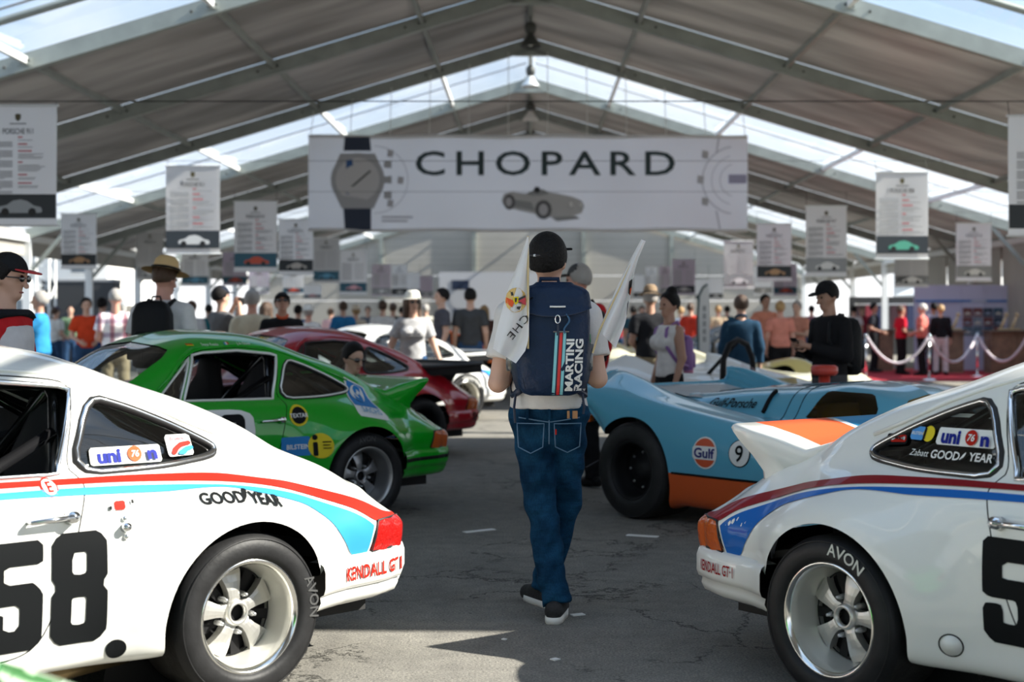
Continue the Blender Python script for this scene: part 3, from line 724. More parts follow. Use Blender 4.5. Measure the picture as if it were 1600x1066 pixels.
def seat(car, y):
    o = obj('bucket_seat', loft([[(.78+a*math.cos(t)*.20-.0, y+b*math.sin(t)*.23, z) for t in np.linspace(0, 2*PI, 12)[:-1]] for a, b, z in ((1.1,.9,.36),(1.25,1,.44),(1.2,1,.52),(.9,.8,.54))]), M_seat, car, True)
    obj('seat_back', loft([[(x+.07*math.cos(t), y+hw_*math.sin(t), z) for t in np.linspace(0, 2*PI, 12)[:-1]] for x, hw_, z in ((.66,.23,.45),(.60,.25,.65),(.54,.22,.88),(.52,.13,.98),(.51,.11,1.06),(.51,.06,1.09))]), M_seat, o, True)
def make_car(name, label, key, body_mat, tail=None, tail_cols=None, tail_mats=None, lamp=None, trim=None, rim=None, group='tail-out race coupes', strip=None, bump_mat=None, mesh=True, rears=None, light=True):
    sgn, X0, Y0, phi = CARS[key]; ph = math.radians(phi)
    fx, fy = -sgn*math.cos(ph), -math.sin(ph)
    n = (-sgn*math.sin(ph), math.cos(ph))
    t = thing(name, label, 'car', (X0+.87*n[0], Y0+.87*n[1], 0), math.atan2(fy, fx), group)
    side = sgn                                          # seen side of the car: left for the left row, right for the right row
    b = obj('body', PIECES['body'], body_mat, t, True)
    for nm, s in (('l', 1), ('r', -1)):
        d = obj('door', PIECES['panel_'+nm], body_mat, t, True)
        hp = [(-.79,.708), (-.64,.712)]
        a = SH.pts([-.80], [.708], s, .035)[0]; c = SH.pts([-.655], [.712], s, .035)[0]; e0 = SH.pts([-.655], [.712], s, 0)[0]; a0 = SH.pts([-.80], [.708], s, .0)[0]
        obj('door_handle', join(tube([a0, a, c], [.006, .009, .013], 8), tube([e0, SH.pts([-.655], [.712], s, .045)[0]], [.024, .019], 12)), M_chrome, d, True)
        for k, pl, nmn in (('quarter_', Q_QUARTER_S, 'quarter_window'), ('door_', Q_DOORWIN, 'side_window'), ('vent_', Q_VENT, 'vent_window')):
            if k == 'door_' and rears == 'open': continue
            g = obj(nmn, offset(PIECES[k+nm], -.006), M_glass, t, True)
        obj('window_trim', tube(outline3(SH, Q_QUARTER_S, s, .002), .011, 6, True), trim or M_chrome, t, True)
        obj('window_seal', tube(outline3(SH, smooth_poly([(x_+(.012 if x_ > -.5 else -.012)*0, z_) for x_, z_ in Q_QUARTER_S], 0), s, -.004), .017, 6, True), M_rub, t, True)
        obj('window_trim', tube(outline3(SH, Q_DOORWIN, s, .002), .010, 6, True), trim or M_chrome, d, True)
        obj('window_trim', tube(outline3(SH, Q_VENT, s, .002), .008, 6, True), trim or M_chrome, d, True)
        obj('roof_gutter', tube([tuple(x) for x in SH.pts(*np.array([(-1.46,.93),(-1.38,1.0),(-1.24,1.135),(-1.15,1.182),(-.85,1.202),(-.62,1.182),(-.48,1.142),(-.3,1.08),(-.12,1.0),(0.02,.945)]).T, s, .004)], .008, 6), body_mat, t, True)
        if light:
            lm = offset(PIECES['lamp_'+nm], .006); L_ = obj('tail_lamp', lm, lamp or M_lr, t, True)
            obj('lamp_trim', tube([tuple(x) for x in SH.pts(*np.array([(.88,.45),(.75,.45),(.632,.45),(.645,.51),(.662,.568),(.75,.566),(.86,.558)]).T, s, .007)], .005, 6), M_rub if lamp else trim or M_chrome, L_, True)
    obj('windscreen', offset(PIECES['windscreen'], -.006), M_glass, t, True); obj('rear_window', offset(PIECES['backlight'], -.006), M_glass, t, True)
    a = np.array(PIECES['windscreen'][0])
    bm_ = make_bumper(t, bump_mat or body_mat, strip)
    # cabin and underside
    obj('underbody', join(box(-.80, 3.0, -.50, .50, .16, .40), box(-.3, 2.0, -.70, .70, .19, .30)), M_int, t)
    obj('wheel_well', join(*[lathe([(0, s*.52), (.40, s*.52)], 24, 'y') for s in (1, -1)]), M_blk, t)
    obj('wheel_well', xf(join(*[lathe([(0, s*.52), (.38, s*.52)], 24, 'y') for s in (1, -1)]), Matrix.Translation((2.271, 0, 0))), M_blk, t)
    obj('dashboard', cbox((1.52, 0, .80), (.30, 1.20, .20), .05), M_int, t, True); obj('rear_shelf', box(-.25, .45, -.55, .55, .38, .78), M_int, t)
    obj('steering_wheel', xf(join(tube([(0, .19*math.cos(q), .19*math.sin(q)) for q in np.linspace(0, 2*PI, 24)[:-1]], .014, 6, True), bar((0,-.18,0), (0,.18,0), .02, .03), bar((0,0,-.18), (0,0,0), .02, .03, (0,1,0))), Matrix.Translation((1.22, .34, .84)) @ Matrix.Rotation(-.35, 4, 'Y')), M_blk, t, True)
    seat(t, .34); seat(t, -.34); cage(t)
    # mirror inside, headlamps
    obj('rear_mirror', cbox((1.27, 0, 1.13), (.02, .20, .06), .01), M_blk, t)
    for s in (1, -1): obj('headlamp', xf(ball((0,0,0), (.05,.105,.105), 14, 9), Matrix.Translation((2.93, s*.575, .60))), mat('lamp glass', (.7,.72,.72), .1, .3), t, True)
    if tail == 'duck':
        V, Fc, MI = make_ducktail(t, tail_cols or (lambda y: 0)); obj('ducktail', (V, Fc, MI), tail_mats or [body_mat], t, True)
    elif tail == 'tray': tray_tail(t, tail_mats[0], tail_mats[1])
    return t, b, bm_, side
CARS = {'near': (1,-.51,1.16,44.0), 'left': (1,-1.01,5.13,44.0), 'green': (1,-1.10,9.65,43.0), 'right': (-1,1.06,5.07,52.5),
        'red': (1,-1.05,13.9,42.0), 'white': (1,-.87,18.9,41.0), 'orange': (1,-.72,23.6,41.0), 'silver': (1,-6.4,16.8,42.0),
        'rsilver': (-1,3.2,29.5,50.0), 'rwhite': (-1,1.6,21.5,50.0), 'rfar': (-1,5.6,27.5,50.0)}
P_ivory = paint('ivory paint', (.80,.80,.76)); P_green = paint('green paint', (.004,.34,.014)); P_red = paint('crimson paint', (.42,.006,.018)); P_white2 = paint('white paint', (.80,.80,.78))
P_silver = paint('silver blue paint', (.38,.44,.48), metal=.5); P_orange = paint('orange paint', (.80,.15,.02))
RED_UP = [(-1.5,.846),(-.85,.838),(-.64,.833),(-.38,.828),(-.28,.824),(-.04,.808),(.12,.780),(.3,.745),(.5,.690),(.65,.640),(.77,.588),(.86,.570)]
RED_LO = [(-1.5,.824),(-.86,.820),(-.65,.816),(-.31,.803),(0,.776),(.1,.760),(.3,.713),(.47,.658),(.57,.618),(.650,.572),(.86,.562)]
BLU_UP = [(-1.5,.813),(-.86,.808),(-.65,.805),(-.31,.792),(0,.765),(.1,.748),(.3,.700),(.46,.645),(.56,.604),(.625,.565)]
BLU_LO = [(-1.5,.782),(-.87,.788),(-.32,.769),(0,.755),(.06,.739),(.18,.706),(.34,.645),(.43,.575),(.49,.50),(.525,.452),(.612,.449)]
def dense(pl, n=5):
    p = np.array(pl); x = np.concatenate([np.linspace(a, b, n, endpoint=False) for a, b in zip(p[:-1, 0], p[1:, 0])]+[p[-1:, 0]])
    return list(zip(x, hermite(p[:, 0], p[:, 1], x)))
def band(up, lo, side, n=90, m=5, off=.003):
    """a ribbon on the skin between two lines"""
    up, lo = dense(up, 8), dense(lo, 8)
    def rs(pl):
        a = np.array(pl); d = np.concatenate([[0], np.cumsum(np.hypot(*np.diff(a, axis=0).T))]); q = np.linspace(0, d[-1], n); return np.stack([np.interp(q, d, a[:, 0]), np.interp(q, d, a[:, 1])], 1)
    U, L_ = rs(up), rs(lo); P = np.stack([L_+(U-L_)*k/(m-1) for k in range(m)], 1).reshape(-1, 2)
    V = SH.pts(P[:, 0], P[:, 1], side, off); Fc = [(i*m+j, (i+1)*m+j, (i+1)*m+j+1, i*m+j+1) for i in range(n-1) for j in range(m-1)]
    return [tuple(v) for v in V], [f if side > 0 else f[::-1] for f in Fc]
def stripes(body, side, red, blue):
    obj('red_stripe', band(RED_UP, RED_LO, side), red, body, True)
    obj('blue_stripe', band(BLU_UP+[(.64,.553)], BLU_LO, side), blue, body, True)
FIVE = [(0,1),(1,1),(1,.78),(.36,.78),(.36,.62),(.84,.62),(1,.52),(1,.10),(.86,0),(.14,0),(0,.10),(0,.37),(.36,.37),(.36,.20),(.62,.20),(.62,.43),(.12,.43),(0,.47)]
EIGHT = [(.14,1),(.86,1),(1,.90),(1,.60),(.90,.52),(1,.45),(1,.10),(.86,0),(.14,0),(0,.10),(0,.45),(.10,.52),(0,.60),(0,.90)]
EH = [[(.37,.82),(.63,.82),(.63,.62),(.37,.62)], [(.37,.42),(.63,.42),(.63,.17),(.37,.17)]]
def digit(body, shape, r0, r1, z0, z1, side, holes=(), m=None, off=.003):
    mp = lambda p: [(r0+(r1-r0)*a, z0+(z1-z0)*b) for a, b in p]
    obj('race_number', region(SH, mp(shape), side, [mp(h) for h in holes], off, .018), m or M_bk, body, True)
def rect(r0, r1, z0, z1, sk=0): return [(r0, z0), (r1, z0+sk), (r1, z1+sk), (r0, z1)]
def circle(r, z, a, n=24, b=None): return [(r+a*math.cos(2*PI*k/n), z+(b or a)*math.sin(2*PI*k/n)) for k in range(n)]
def put(body, name, polys, side, off=.003, res=.009):
    """one sticker: layers (outline, material) from the bottom up, joined as a part"""
    ms, parts = [], []
    for k, (pl, m) in enumerate(polys):
        if isinstance(pl, tuple) and isinstance(pl[0], str):
            s, size, r, z, kw = pl; g = lettering(SH, s, size, r, z, side, off=off+.0022*k, **kw)
        else: g = region(SH, pl, side, off=off+.0022*k, res=res)
        if m not in ms: ms.append(m)
        parts.append(withmat(g, ms.index(m)))
    return obj(name, join(*parts), ms, body)
def bumper_text(bump, s, size, s0, z, side, m, sx=1.0, **k):
    v, f = text2(s, size, align='LEFT', sx=sx, **k); wtot = v[:, 0].max()
    V = [bumper_point(s0+(a if side > 0 else wtot-a), .0355, z+b, side) for a, b in v]
    obj('bumper_lettering', (V, f), m, bump)
# ---------------------------------------------------------------- left foreground car
RW = dict(rt=.30, wd=.30)
t, b, bp, sd = make_car('race_coupe', 'white coupe numbered 58 with red and blue stripes, nearest on the left', 'left', P_ivory, lamp=M_lr, rears='open')
make_wheel(t, 0, .872, side=1, rot=.12, letters=[('AVON', PI-.05, .040, .266)], lett_mat=mat('faded tyre letters', (.06,.06,.06), .6), **RW); make_wheel(t, 0, -.872, side=-1, **RW); make_wheel(t, 2.271, .835, side=1, **RW); make_wheel(t, 2.271, -.835, side=-1, **RW)
stripes(b, 1, M_rd, M_sky); LEFT = t
digit(b, FIVE, -.955, -.750, .292, .652, 1); digit(b, EIGHT, -.722, -.530, .290, .664, 1, EH)
put(b, 'tyre_maker_decal', [(('GOOD', .036, -.095, .733, dict(bold=.035, sx=1.1, ang=-.03)), M_bk), (('YEAR', .036, .080, .712, dict(bold=.035, sx=1.1, ang=-.20)), M_bk)], 1)
put(b, 'winged_foot_mark', [([(-.022,.712),(.004,.728),(.022,.752),(-.002,.757),(-.010,.735)], M_bk)], 1)
put(b, 'fuel_sticker', [(rect(-.525,-.245,.866,.927,-.004), M_white), (('uni', .046, -.452, .896, dict(bold=.045, sx=1.15)), M_navy), (circle(-.353,.896,.028), M_or), (('76', .022, -.353, .896, dict(bold=.02, shear=.2)), M_white), (('n', .046, -.286, .894, dict(bold=.045, sx=1.3)), M_navy)], 1)
put(b, 'dealer_sticker', [([(-.217,.952),(-.105,.950),(-.102,.876),(-.212,.875)], M_white), (('Brumos', .014, -.165, .937, dict(bold=.02)), mat('maroon print', (.18,.02,.05), .4)), ([(-.205,.880),(-.19,.905),(-.16,.922),(-.108,.926),(-.107,.912),(-.15,.906),(-.17,.895),(-.185,.878)], M_rd), ([(-.178,.878),(-.165,.893),(-.14,.904),(-.106,.908),(-.105,.894),(-.13,.889),(-.145,.877)], M_sky)], 1)
put(b, 'cutoff_emblem', [(circle(-.706,.812,.030), M_rd), (circle(-.706,.812,.024), M_white), (('E', .030, -.706, .812, dict(bold=.02)), M_rd)], 1)
put(b, 'checkered_badge', [(rect(-.515,-.435,.722,.752), M_white), (rect(-.495,-.455,.722,.752), M_rd)]+[(rect(-.515+.02*k+(.06 if k > 0 else 0), -.505+.02*k+(.06 if k > 0 else 0), .724+.014*(k % 2), .737+.014*(k % 2)), M_bk) for k in range(2)], 1)
put(b, 'sill_plug', [(circle(-.496,.254,.033), M_bk)], 1)
a0, a1 = SH.pts([-.464],[.662],1,0)[0], SH.pts([-.464],[.662],1,.03)[0]
obj('lid_catch', join(tube([a0, a1], [.017,.014], 12), *[ball(SH.pts([-.464],[.662+q],1,.004)[0], .010, 8, 5) for q in (-.03,.03)]), M_chrome, b, True)
obj('exhaust_pipe', tube([(.30,.52,.15),(.60,.60,.150),(.95,.62,.145),(1.2,.60,.15)], .028, 10), mat('bronze pipe', (.30,.22,.11), .35, .8), t, True)
bumper_text(bp, 'KENDALL GT1', .050, .150, .385, 1, M_rd, .70, bold=.03, space=1.13)
# ---------------------------------------------------------------- right foreground car
def rcols(y): return 1 if -.47 < -y*1 < -.02 and y > 0 else (2 if -.47 < y < -.02 else 0)
t, b, bp, sd = make_car('race_coupe', 'white coupe with orange and blue ducktail and shaded red stripe, nearest on the right', 'right', P_ivory, tail='duck', tail_mats=[P_ivory, M_or, M_sky], lamp=M_la,
    tail_cols=lambda y: 1 if -.47 < y < -.02 else (2 if .02 < y < .47 else 0))
RIGHT = t
make_wheel(t, 0, -.872, side=-1, rot=.26, letters=[('AVON', PI/2-.12, .042, .258)], lett_mat=mat('white tyre letters', (.62,.62,.56), .6), **RW); make_wheel(t, 0, .872, side=1, **RW); make_wheel(t, 2.271, .835, side=1, **RW); make_wheel(t, 2.271, -.835, side=-1, **RW)
stripes(b, -1, mat('shaded red stripe', (.24,.008,.014), .5, spec=.08, coat=.3), mat('shaded blue stripe', (.012,.12,.44), .5, spec=.08, coat=.3))  # same paint as the left car's, darkened: its shade is in the colour
digit(b, FIVE, -.598, -.80, .325, .668, -1); digit(b, EIGHT, -.83, -1.03, .325, .668, -1, EH)
put(b, 'spark_plug_sticker', [([(-.052,.955),(-.160,.962),(-.168,.925),(-.060,.914)], M_bk), ([(-.080,.950),(-.155,.956),(-.162,.932),(-.086,.926)], M_rd), ([(-.088,.945),(-.12,.938),(-.152,.950),(-.156,.936),(-.12,.944),(-.09,.931)], M_white), (('CHAMPION', .008, -.12, .941, dict(bold=.03)), M_bk)], -1)
put(b, 'damper_sticker', [(rect(-.172,-.238,.944,.990), mat('print blue', (.08,.30,.66), .4)), (('BILSTEIN', .010, -.204, .966, dict(bold=.02)), M_white), (circle(-.262,.967,.027), M_ye), (rect(-.240,-.250,.945,.985), M_bk)], -1)
put(b, 'fuel_sticker', [([(-.302,.994),(-.552,.998),(-.548,.938),(-.298,.936)], M_white), (('uni', .044, -.362, .966, dict(bold=.045, sx=1.1)), M_navy), (circle(-.452,.967,.026), M_rd), (('76', .022, -.452, .967, dict(bold=.02, shear=.2)), M_white), (('n', .044, -.512, .965, dict(bold=.045, sx=1.25)), M_navy)], -1)
put(b, 'driver_name', [(('Zabatt', .022, -.235, .902, dict(shear=.3)), M_white)], -1)
put(b, 'tyre_maker_decal', [(('GOOD', .028, -.350, .903, dict(bold=.02, shear=.15)), M_white), (('YEAR', .028, -.500, .905, dict(bold=.02, shear=.15)), M_white), ([(-.41,.885),(-.425,.905),(-.445,.928),(-.435,.902)], M_white)], -1)
obj('jack_plug', join(tube([SH.pts([-.485],[.291],-1,-.005)[0], SH.pts([-.485],[.291],-1,.004)[0]], .035, 20)), P_ivory, b, True)
obj('jack_plug_seam', tube(outline3(SH, circle(-.485,.291,.037), -1, .001), .0025, 5, True), M_blk, b)
bumper_text(bp, 'KENDALL GT·1', .042, .23, .384, -1, mat('shaded red letters', (.30,.010,.014), .5, spec=.1), .60, bold=.014)  # red of the left bumper letters, darkened for the shade on this side
obj('exhaust_skirt', box(-.72,-.42,-.60,.60,.22,.30), M_blk, t)
# ---------------------------------------------------------------- green car
P_gtrim = mat('pale window trim', (.72,.74,.70), .3, .3)
t, b, bp, sd = make_car('race_coupe', 'bright green coupe with ducktail and white door roundel, second on the left', 'green', P_green, tail='duck', lamp=M_la, trim=P_gtrim, strip=M_blk, rears='open')
make_wheel(t, 0, .872, side=1, rot=.1, letters=[('AVON', PI/2, .035, .262)], lett_mat=mat('faded tyre letters', (.1,.1,.1)), lip=mat('dull alloy lip', (.42,.42,.41), .35, .8), barrel=mat('dull alloy', (.30,.30,.30), .4, .7), spoke=mat('grey alloy', (.36,.36,.37), .35, .8), **RW); make_wheel(t, 0, -.872, side=-1, **RW); make_wheel(t, 2.271, .835, side=1, **RW); make_wheel(t, 2.271, -.835, side=-1, **RW)
put(b, 'brake_sticker', [(circle(-.512,.737,.070), M_ye), (circle(-.512,.737,.055), M_bk), (('TEXTAR', .026, -.512,.737, dict(bold=.02)), M_white)], 1)
put(b, 'damper_sticker', [(rect(-.655,-.45,.475,.60), M_bl), (('BILSTEIN', .030, -.535,.535, dict(bold=.02)), M_white), (circle(-.385,.535,.082), M_ye), (rect(-.435,-.405,.47,.56), M_bk), (circle(-.42,.59,.018), M_bk), (rect(-.375,-.32,.555,.562), M_bk), (rect(-.375,-.33,.535,.541), M_bk), (rect(-.375,-.325,.515,.521), M_bk)], 1)
put(b, 'clutch_sticker', [([(.0,.972),(.165,.895),(.20,.69),(.175,.672),(-.055,.715),(-.06,.74)], M_white), ([(.012,.952),(.15,.888),(.172,.745),(-.040,.785)], M_bl), (circle(.066,.852,.062,b=.058), M_white), (('S', .10, .066,.850, dict(bold=.05, ang=-.3)), M_bl), (circle(.066,.850,.012), M_white), (('SACHS', .034, .062,.735, dict(ang=-.22, sx=1.1)), M_sky)], 1)
put(b, 'door_roundel', [(smooth_poly([(-1.36,.42),(-1.36,.80),(-.86,.795),(-.84,.62),(-.90,.42)], 2), M_white)], 1)
digit(b, EIGHT, -1.10, -.92, .48, .765, 1, EH, off=.007)
put(b, 'driver_names', [(rect(-1.165,-1.125,1.203,1.212), M_rd), (rect(-1.165,-1.125,1.197,1.203), M_ye), (('Seppi Kaado', .016, -1.02, 1.204, {}), M_white), (rect(-.92,-.91,1.196,1.212), M_bl), (rect(-.91,-.90,1.196,1.212), M_white), (rect(-.90,-.89,1.196,1.212), M_rd), (('J. A. Chinea', .015, -.78, 1.200, {}), M_white)], 1)
# ---------------------------------------------------------------- crimson car
t, b, bp, sd = make_car('race_coupe', 'crimson coupe with flat black tray spoiler, third on the left', 'red', P_red, tail='tray', tail_mats=[M_blk, M_rub], lamp=M_la, trim=M_rub)
make_wheel(t, 0, .872, side=1, style='plain', lip=M_blk, barrel=M_blk, **RW); make_wheel(t, 0, -.872, side=-1, style='plain', lip=M_blk, barrel=M_blk, **RW); make_wheel(t, 2.271, .835, side=1, style='plain', **RW); make_wheel(t, 2.271, -.835, side=-1, style='plain', **RW)
bumper_text(bp, 'SHELL', .075, .40, .385, 1, M_bk, 1.0, bold=.03)
sv = [(-.46,1.02),(.46,1.02)]
v, f = text2('VON LOOS', .075, bold=.03)
V_ = []
for a, c in v:
    zz = 1.15+c*.75; yy = -a
    rr = np.interp(zz, [1.0, 1.2], [-1.605, -1.34]) + .10*abs(yy)**1.6; V_.append((-rr+.02, yy, zz+.02))
obj('windscreen_banner_text', (V_, f), M_ye, t)
# ---------------------------------------------------------------- white car with blue flashes
t, b, bp, sd = make_car('race_coupe', 'white coupe with blue tail flashes and lattice wheels, fourth on the left', 'white', P_white2, tail='tray', tail_mats=[P_white2, P_white2], lamp=M_lr, trim=M_rub)
make_wheel(t, 0, .90, side=1, style='mesh', rt=.315, wd=.36, rimR=.235, letters=[('GOODYEAR', PI*.62, .045, .272)], lett_mat=M_white, lip=M_lip, spoke=mat('brassy spokes', (.40,.36,.28), .4, .6)); make_wheel(t, 0, -.90, side=-1, style='mesh', rt=.315, wd=.36, rimR=.235); make_wheel(t, 2.271, .835, side=1, style='mesh', **RW); make_wheel(t, 2.271, -.835, side=-1, style='mesh', **RW)
put(b, 'blue_flash', [([(.30,.70),(.62,.66),(.66,.575),(.60,.46),(.54,.46),(.50,.60),(.40,.65)], M_sky), ([(.10,.745),(.30,.725),(.46,.655),(.53,.56),(.55,.46),(.53,.46),(.50,.56),(.43,.64),(.28,.70),(.1,.73)], M_navy)], 1)
# ---------------------------------------------------------------- cars farther back
t, *_ = make_car('race_coupe', 'orange coupe behind the white one with blue flashes', 'orange', P_orange, tail='tray', tail_mats=[P_orange, M_navy], trim=M_rub)
for s in (1, -1): make_wheel(t, 0, s*.872, side=s, style='plain', **RW); make_wheel(t, 2.271, s*.835, side=s, style='plain', **RW)
t, *_ = make_car('race_coupe', 'silver blue car beyond the left row, under the blue-shirted man', 'silver', P_silver)
for s in (1, -1): make_wheel(t, 0, s*.872, side=s, **RW); make_wheel(t, 2.271, s*.835, side=s, **RW)
t, *_ = make_car('race_coupe', 'dark silver coupe far back on the right beside the red carpet', 'rsilver', paint('dark silver', (.16,.17,.18), metal=.6))
for s in (1, -1): make_wheel(t, 0, s*.872, side=s, **RW); make_wheel(t, 2.271, s*.835, side=s, **RW)
t, *_ = make_car('race_coupe', 'green coupe whose roof edge just enters the bottom left corner', 'near', P_green)
for s in (1, -1): make_wheel(t, 0, s*.872, side=s, **RW); make_wheel(t, 2.271, s*.835, side=s, **RW)
# ================================================================ low sports racers on the right: own control curves
K9 = [-2.98,-2.93,-2.72,-2.3,-2.0,-1.72,-1.4,-1.0,-.45,0,.25,.42,.52]
L9 = [T(.0,.50,.60,.60,.60,.60,.60,.60,.60,.60,.62,.66,.66), T(.0,.72,.84,.88,.88,.88,.88,.88,.88,.88,.90,.93,.93), T(.0,.78,.90,.95,.95,.94,.94,.95,.96,.97,.965,.955,.95), T(.0,.80,.92,.97,.97,.96,.955,.965,.98,.985,.98,.965,.955),
      T(.0,.79,.91,.96,.96,.94,.93,.95,.97,.975,.97,.955,.945), T(.0,.74,.86,.91,.90,.87,.86,.88,.92,.93,.925,.91,.90), T(.0,.62,.72,.76,.74,.71,.70,.73,.78,.79,.785,.77,.76), T(.0,.46,.54,.58,.58,.57,.56,.60,.62,.63,.62,.61,.60),
      T(.0,.38,.42,.44,.46,.50,.52,.53,.54,.56,.57,.575,.575), T(.0,.24,.28,.30,.32,.35,.37,.37,.36,.34,.34,.34,.34), T(*[0]*13)]
Z9 = [T(.24,.15,.12,.12,.12,.12,.12,.12,.12,.14,.50,.70,.74), T(.25,.16,.13,.13,.13,.13,.13,.13,.13,.15,.51,.70,.745), T(.26,.23,.25,.28,.28,.28,.28,.28,.28,.30,.58,.74,.77), T(.27,.30,.38,.44,.44,.42,.42,.43,.45,.47,.66,.78,.80),
      T(.28,.36,.48,.60,.58,.54,.54,.57,.62,.67,.76,.83,.845), T(.29,.40,.56,.70,.67,.62,.62,.67,.75,.81,.855,.885,.895), T(.30,.42,.60,.755,.725,.665,.67,.70,.78,.865,.92,.945,.95), T(.30,.41,.56,.71,.69,.665,.69,.715,.79,.88,.955,.995,1.0),
      T(.30,.37,.46,.57,.63,.73,.75,.735,.73,.78,.84,.885,.90), T(.30,.37,.44,.53,.64,.86,.93,.90,.87,.84,.85,.875,.885), T(.30,.37,.44,.53,.66,.90,.965,.945,.905,.855,.855,.875,.885)]
def grid9(open_cockpit=False, nr=110, ns=6):
    Z = [list(z) for z in Z9]
    if open_cockpit:
        for c, a in ((8, {4:.66,5:.68,6:.68,7:.72,8:.73}), (9, {4:.66,5:.60,6:.45,7:.45,8:.80}), (10, {4:.68,5:.60,6:.45,7:.45,8:.80})):
            for k, v in a.items(): Z[c][k] = v
    R = np.unique(np.concatenate([np.linspace(K9[0], K9[-1], nr), np.linspace(-2.98, -2.7, 8)]))
    L = np.array([hermite(K9, c, R) for c in L9]); Zz = np.array([hermite(K9, c, R) for c in Z]); n = 11; s = np.linspace(0, n-1, (n-1)*ns+1)
    GL = np.array([hermite(range(n), L[:, i], s) for i in range(len(R))]); GZ = np.array([hermite(range(n), Zz[:, i], s) for i in range(len(R))]); GL[:, -1] = 0
    return np.repeat(R[:, None], len(s), 1), np.clip(GL, 0, None), GZ, s
def grid_point(g, r, s, side, off=0.0):
    R = g[0][:, 0]; i = min(max(int(np.searchsorted(R, r))-1, 0), len(R)-2); t = min(max((r-R[i])/(R[i+1]-R[i]), 0), 1); j = s*6
    def P(tt, jj): return np.array([-r, side*np.interp(jj, range(g[1].shape[1]), g[1][i]*(1-tt)+g[1][i+1]*tt), np.interp(jj, range(g[1].shape[1]), g[2][i]*(1-tt)+g[2][i+1]*tt)])
    p = P(t, j)
    if off:
        d = P(t, j+.4)-P(t, j-.4); n = np.cross(d, np.array([1, 0, 0])*side); n = n/max(1e-9, np.linalg.norm(n))
        if n[2] < 0 and abs(n[1]) < .9: n = -n
        p = p+n*off
    return p
G9 = grid9(); SH9 = Shell(G9)
P_gulf = paint('powder blue paint', (.105,.375,.53)); P_gor = paint('orange sill paint', (.62,.10,.02))
M_tint = glass_mat('amber glass', (.85,.70,.16), .10, .22, (.75,.55,.06))
def sports_racer(name, label, X0, Y0, phi, g, pm, closed=True):
    ph = math.radians(phi); n = (math.sin(ph), math.cos(ph))
    t = thing(name, label, 'car', (X0+.96*n[0], Y0+.96*n[1], 0), -ph, 'low sports racers in the right row')
    sh = Shell(g); V, Fc, MI = sh.mesh(); b = None
    for r, z, ra in ((0,.33,.372), (-2.3,.30,.34)):
        a = np.array(V); V, Fc, MI, _, _ = split(V, Fc, MI, np.hypot(-a[:, 0]-r, a[:, 2]-z)-ra)
    wins = None
    if closed:
        qs = smooth_poly([(-1.12,.735),(-1.16,.735),(-1.24,.905),(-1.28,.912),(-1.56,.905),(-1.60,.895),(-1.68,.80),(-1.64,.74)], 2)
        a = np.array(V); f = np.where((np.abs(a[:, 1]) < .58) & (np.abs(a[:, 1]) > .28), sd_poly(np.stack([-a[:, 0], a[:, 2]], 1), qs), 1.0); V, Fc, MI, B, _ = split(V, Fc, MI, f)
        for sg in (1, -1): obj('cockpit_window', compact(V, [q for q in B if np.mean([V[i][1] for i in q])*sg > 0]), M_tint, t, True)
        a = np.array(V); f = np.where((-a[:, 0] < -1.66), sd_poly(a[:, 1:3], [(-.33,.72),(0,.74),(.33,.72),(.34,.80),(.28,.86),(0,.895),(-.28,.86),(-.34,.80)]), 1.0); V, Fc, MI, B, _ = split(V, Fc, MI, f)
        obj('windscreen', compact(V, B), M_tint, t, True)
        a = np.array(V); f = np.where((-a[:, 0] < -.25) & (-a[:, 0] > -2.35), a[:, 2]-.35, 1.0); V, Fc, MI, B, BM = split(V, Fc, MI, f)
        Fc2 = Fc+B; MI = [0]*len(Fc)+[1]*len(B); Fc = Fc2
    b = obj('body', compact(V, Fc, MI), [pm, P_gor], t, True)
    for s in (1, -1):
        make_wheel(t, 0, s*.962, rt=.332, wd=.38, side=s, style='plain', rimR=.205, lip=M_blk, barrel=M_blk); make_wheel(t, 2.3, s*.95, rt=.30, wd=.26, side=s, style='plain', rimR=.20, lip=M_blk, barrel=M_blk)
    obj('chassis', join(box(-.30, 2.8, -.52, .52, .10, .34), box(-.42, .55, -.50, .50, .12, .72)), M_blk, t)
    obj('gearbox', join(cbox((-.50, 0, .40), (.45,.35,.35), .05), tube([(-.45,.35,.34),(-.80,.38,.36)], .04, 8), tube([(-.45,-.35,.34),(-.80,-.38,.36)], .04, 8), bar((-.42,-.55,.66), (-.50,-.93,.62), .03, .03), bar((-.42,.55,.66), (-.50,.93,.62), .03, .03), bar((-.36,-.5,.50), (-.52,-.9,.30), .025, .025)), M_blk, t)
    for s in (1, -1): obj('tail_lamp', cbox((-.50, s*.88, .655), (.03,.05,.07), .008), M_la, t)
    obj('tail_edge', tube([tuple(grid_point(g, .52, q, s_, 0)) for s_ in (1,) for q in np.linspace(1, 10, 20)]+[tuple(grid_point(g, .52, q, -1, 0)) for q in np.linspace(9.8, 1, 20)], .010, 6), pm, b, True)
    seat_x = 1.15
    obj('cockpit_seat', loft([[(x+.08*math.cos(q), .25+.22*math.sin(q), z) for q in np.linspace(0, 2*PI, 12)[:-1]] for x, z in ((1.2,.2),(1.05,.35),(.85,.60),(.80,.78))]), mat('tan trim', (.35,.25,.08), .7), t, True)
    return t, b
t, b = sports_racer('sports_racer', 'powder blue low racer with orange sill and black rear wheel, right row', .69, 9.75, 50, G9, P_gulf)
GULF = t
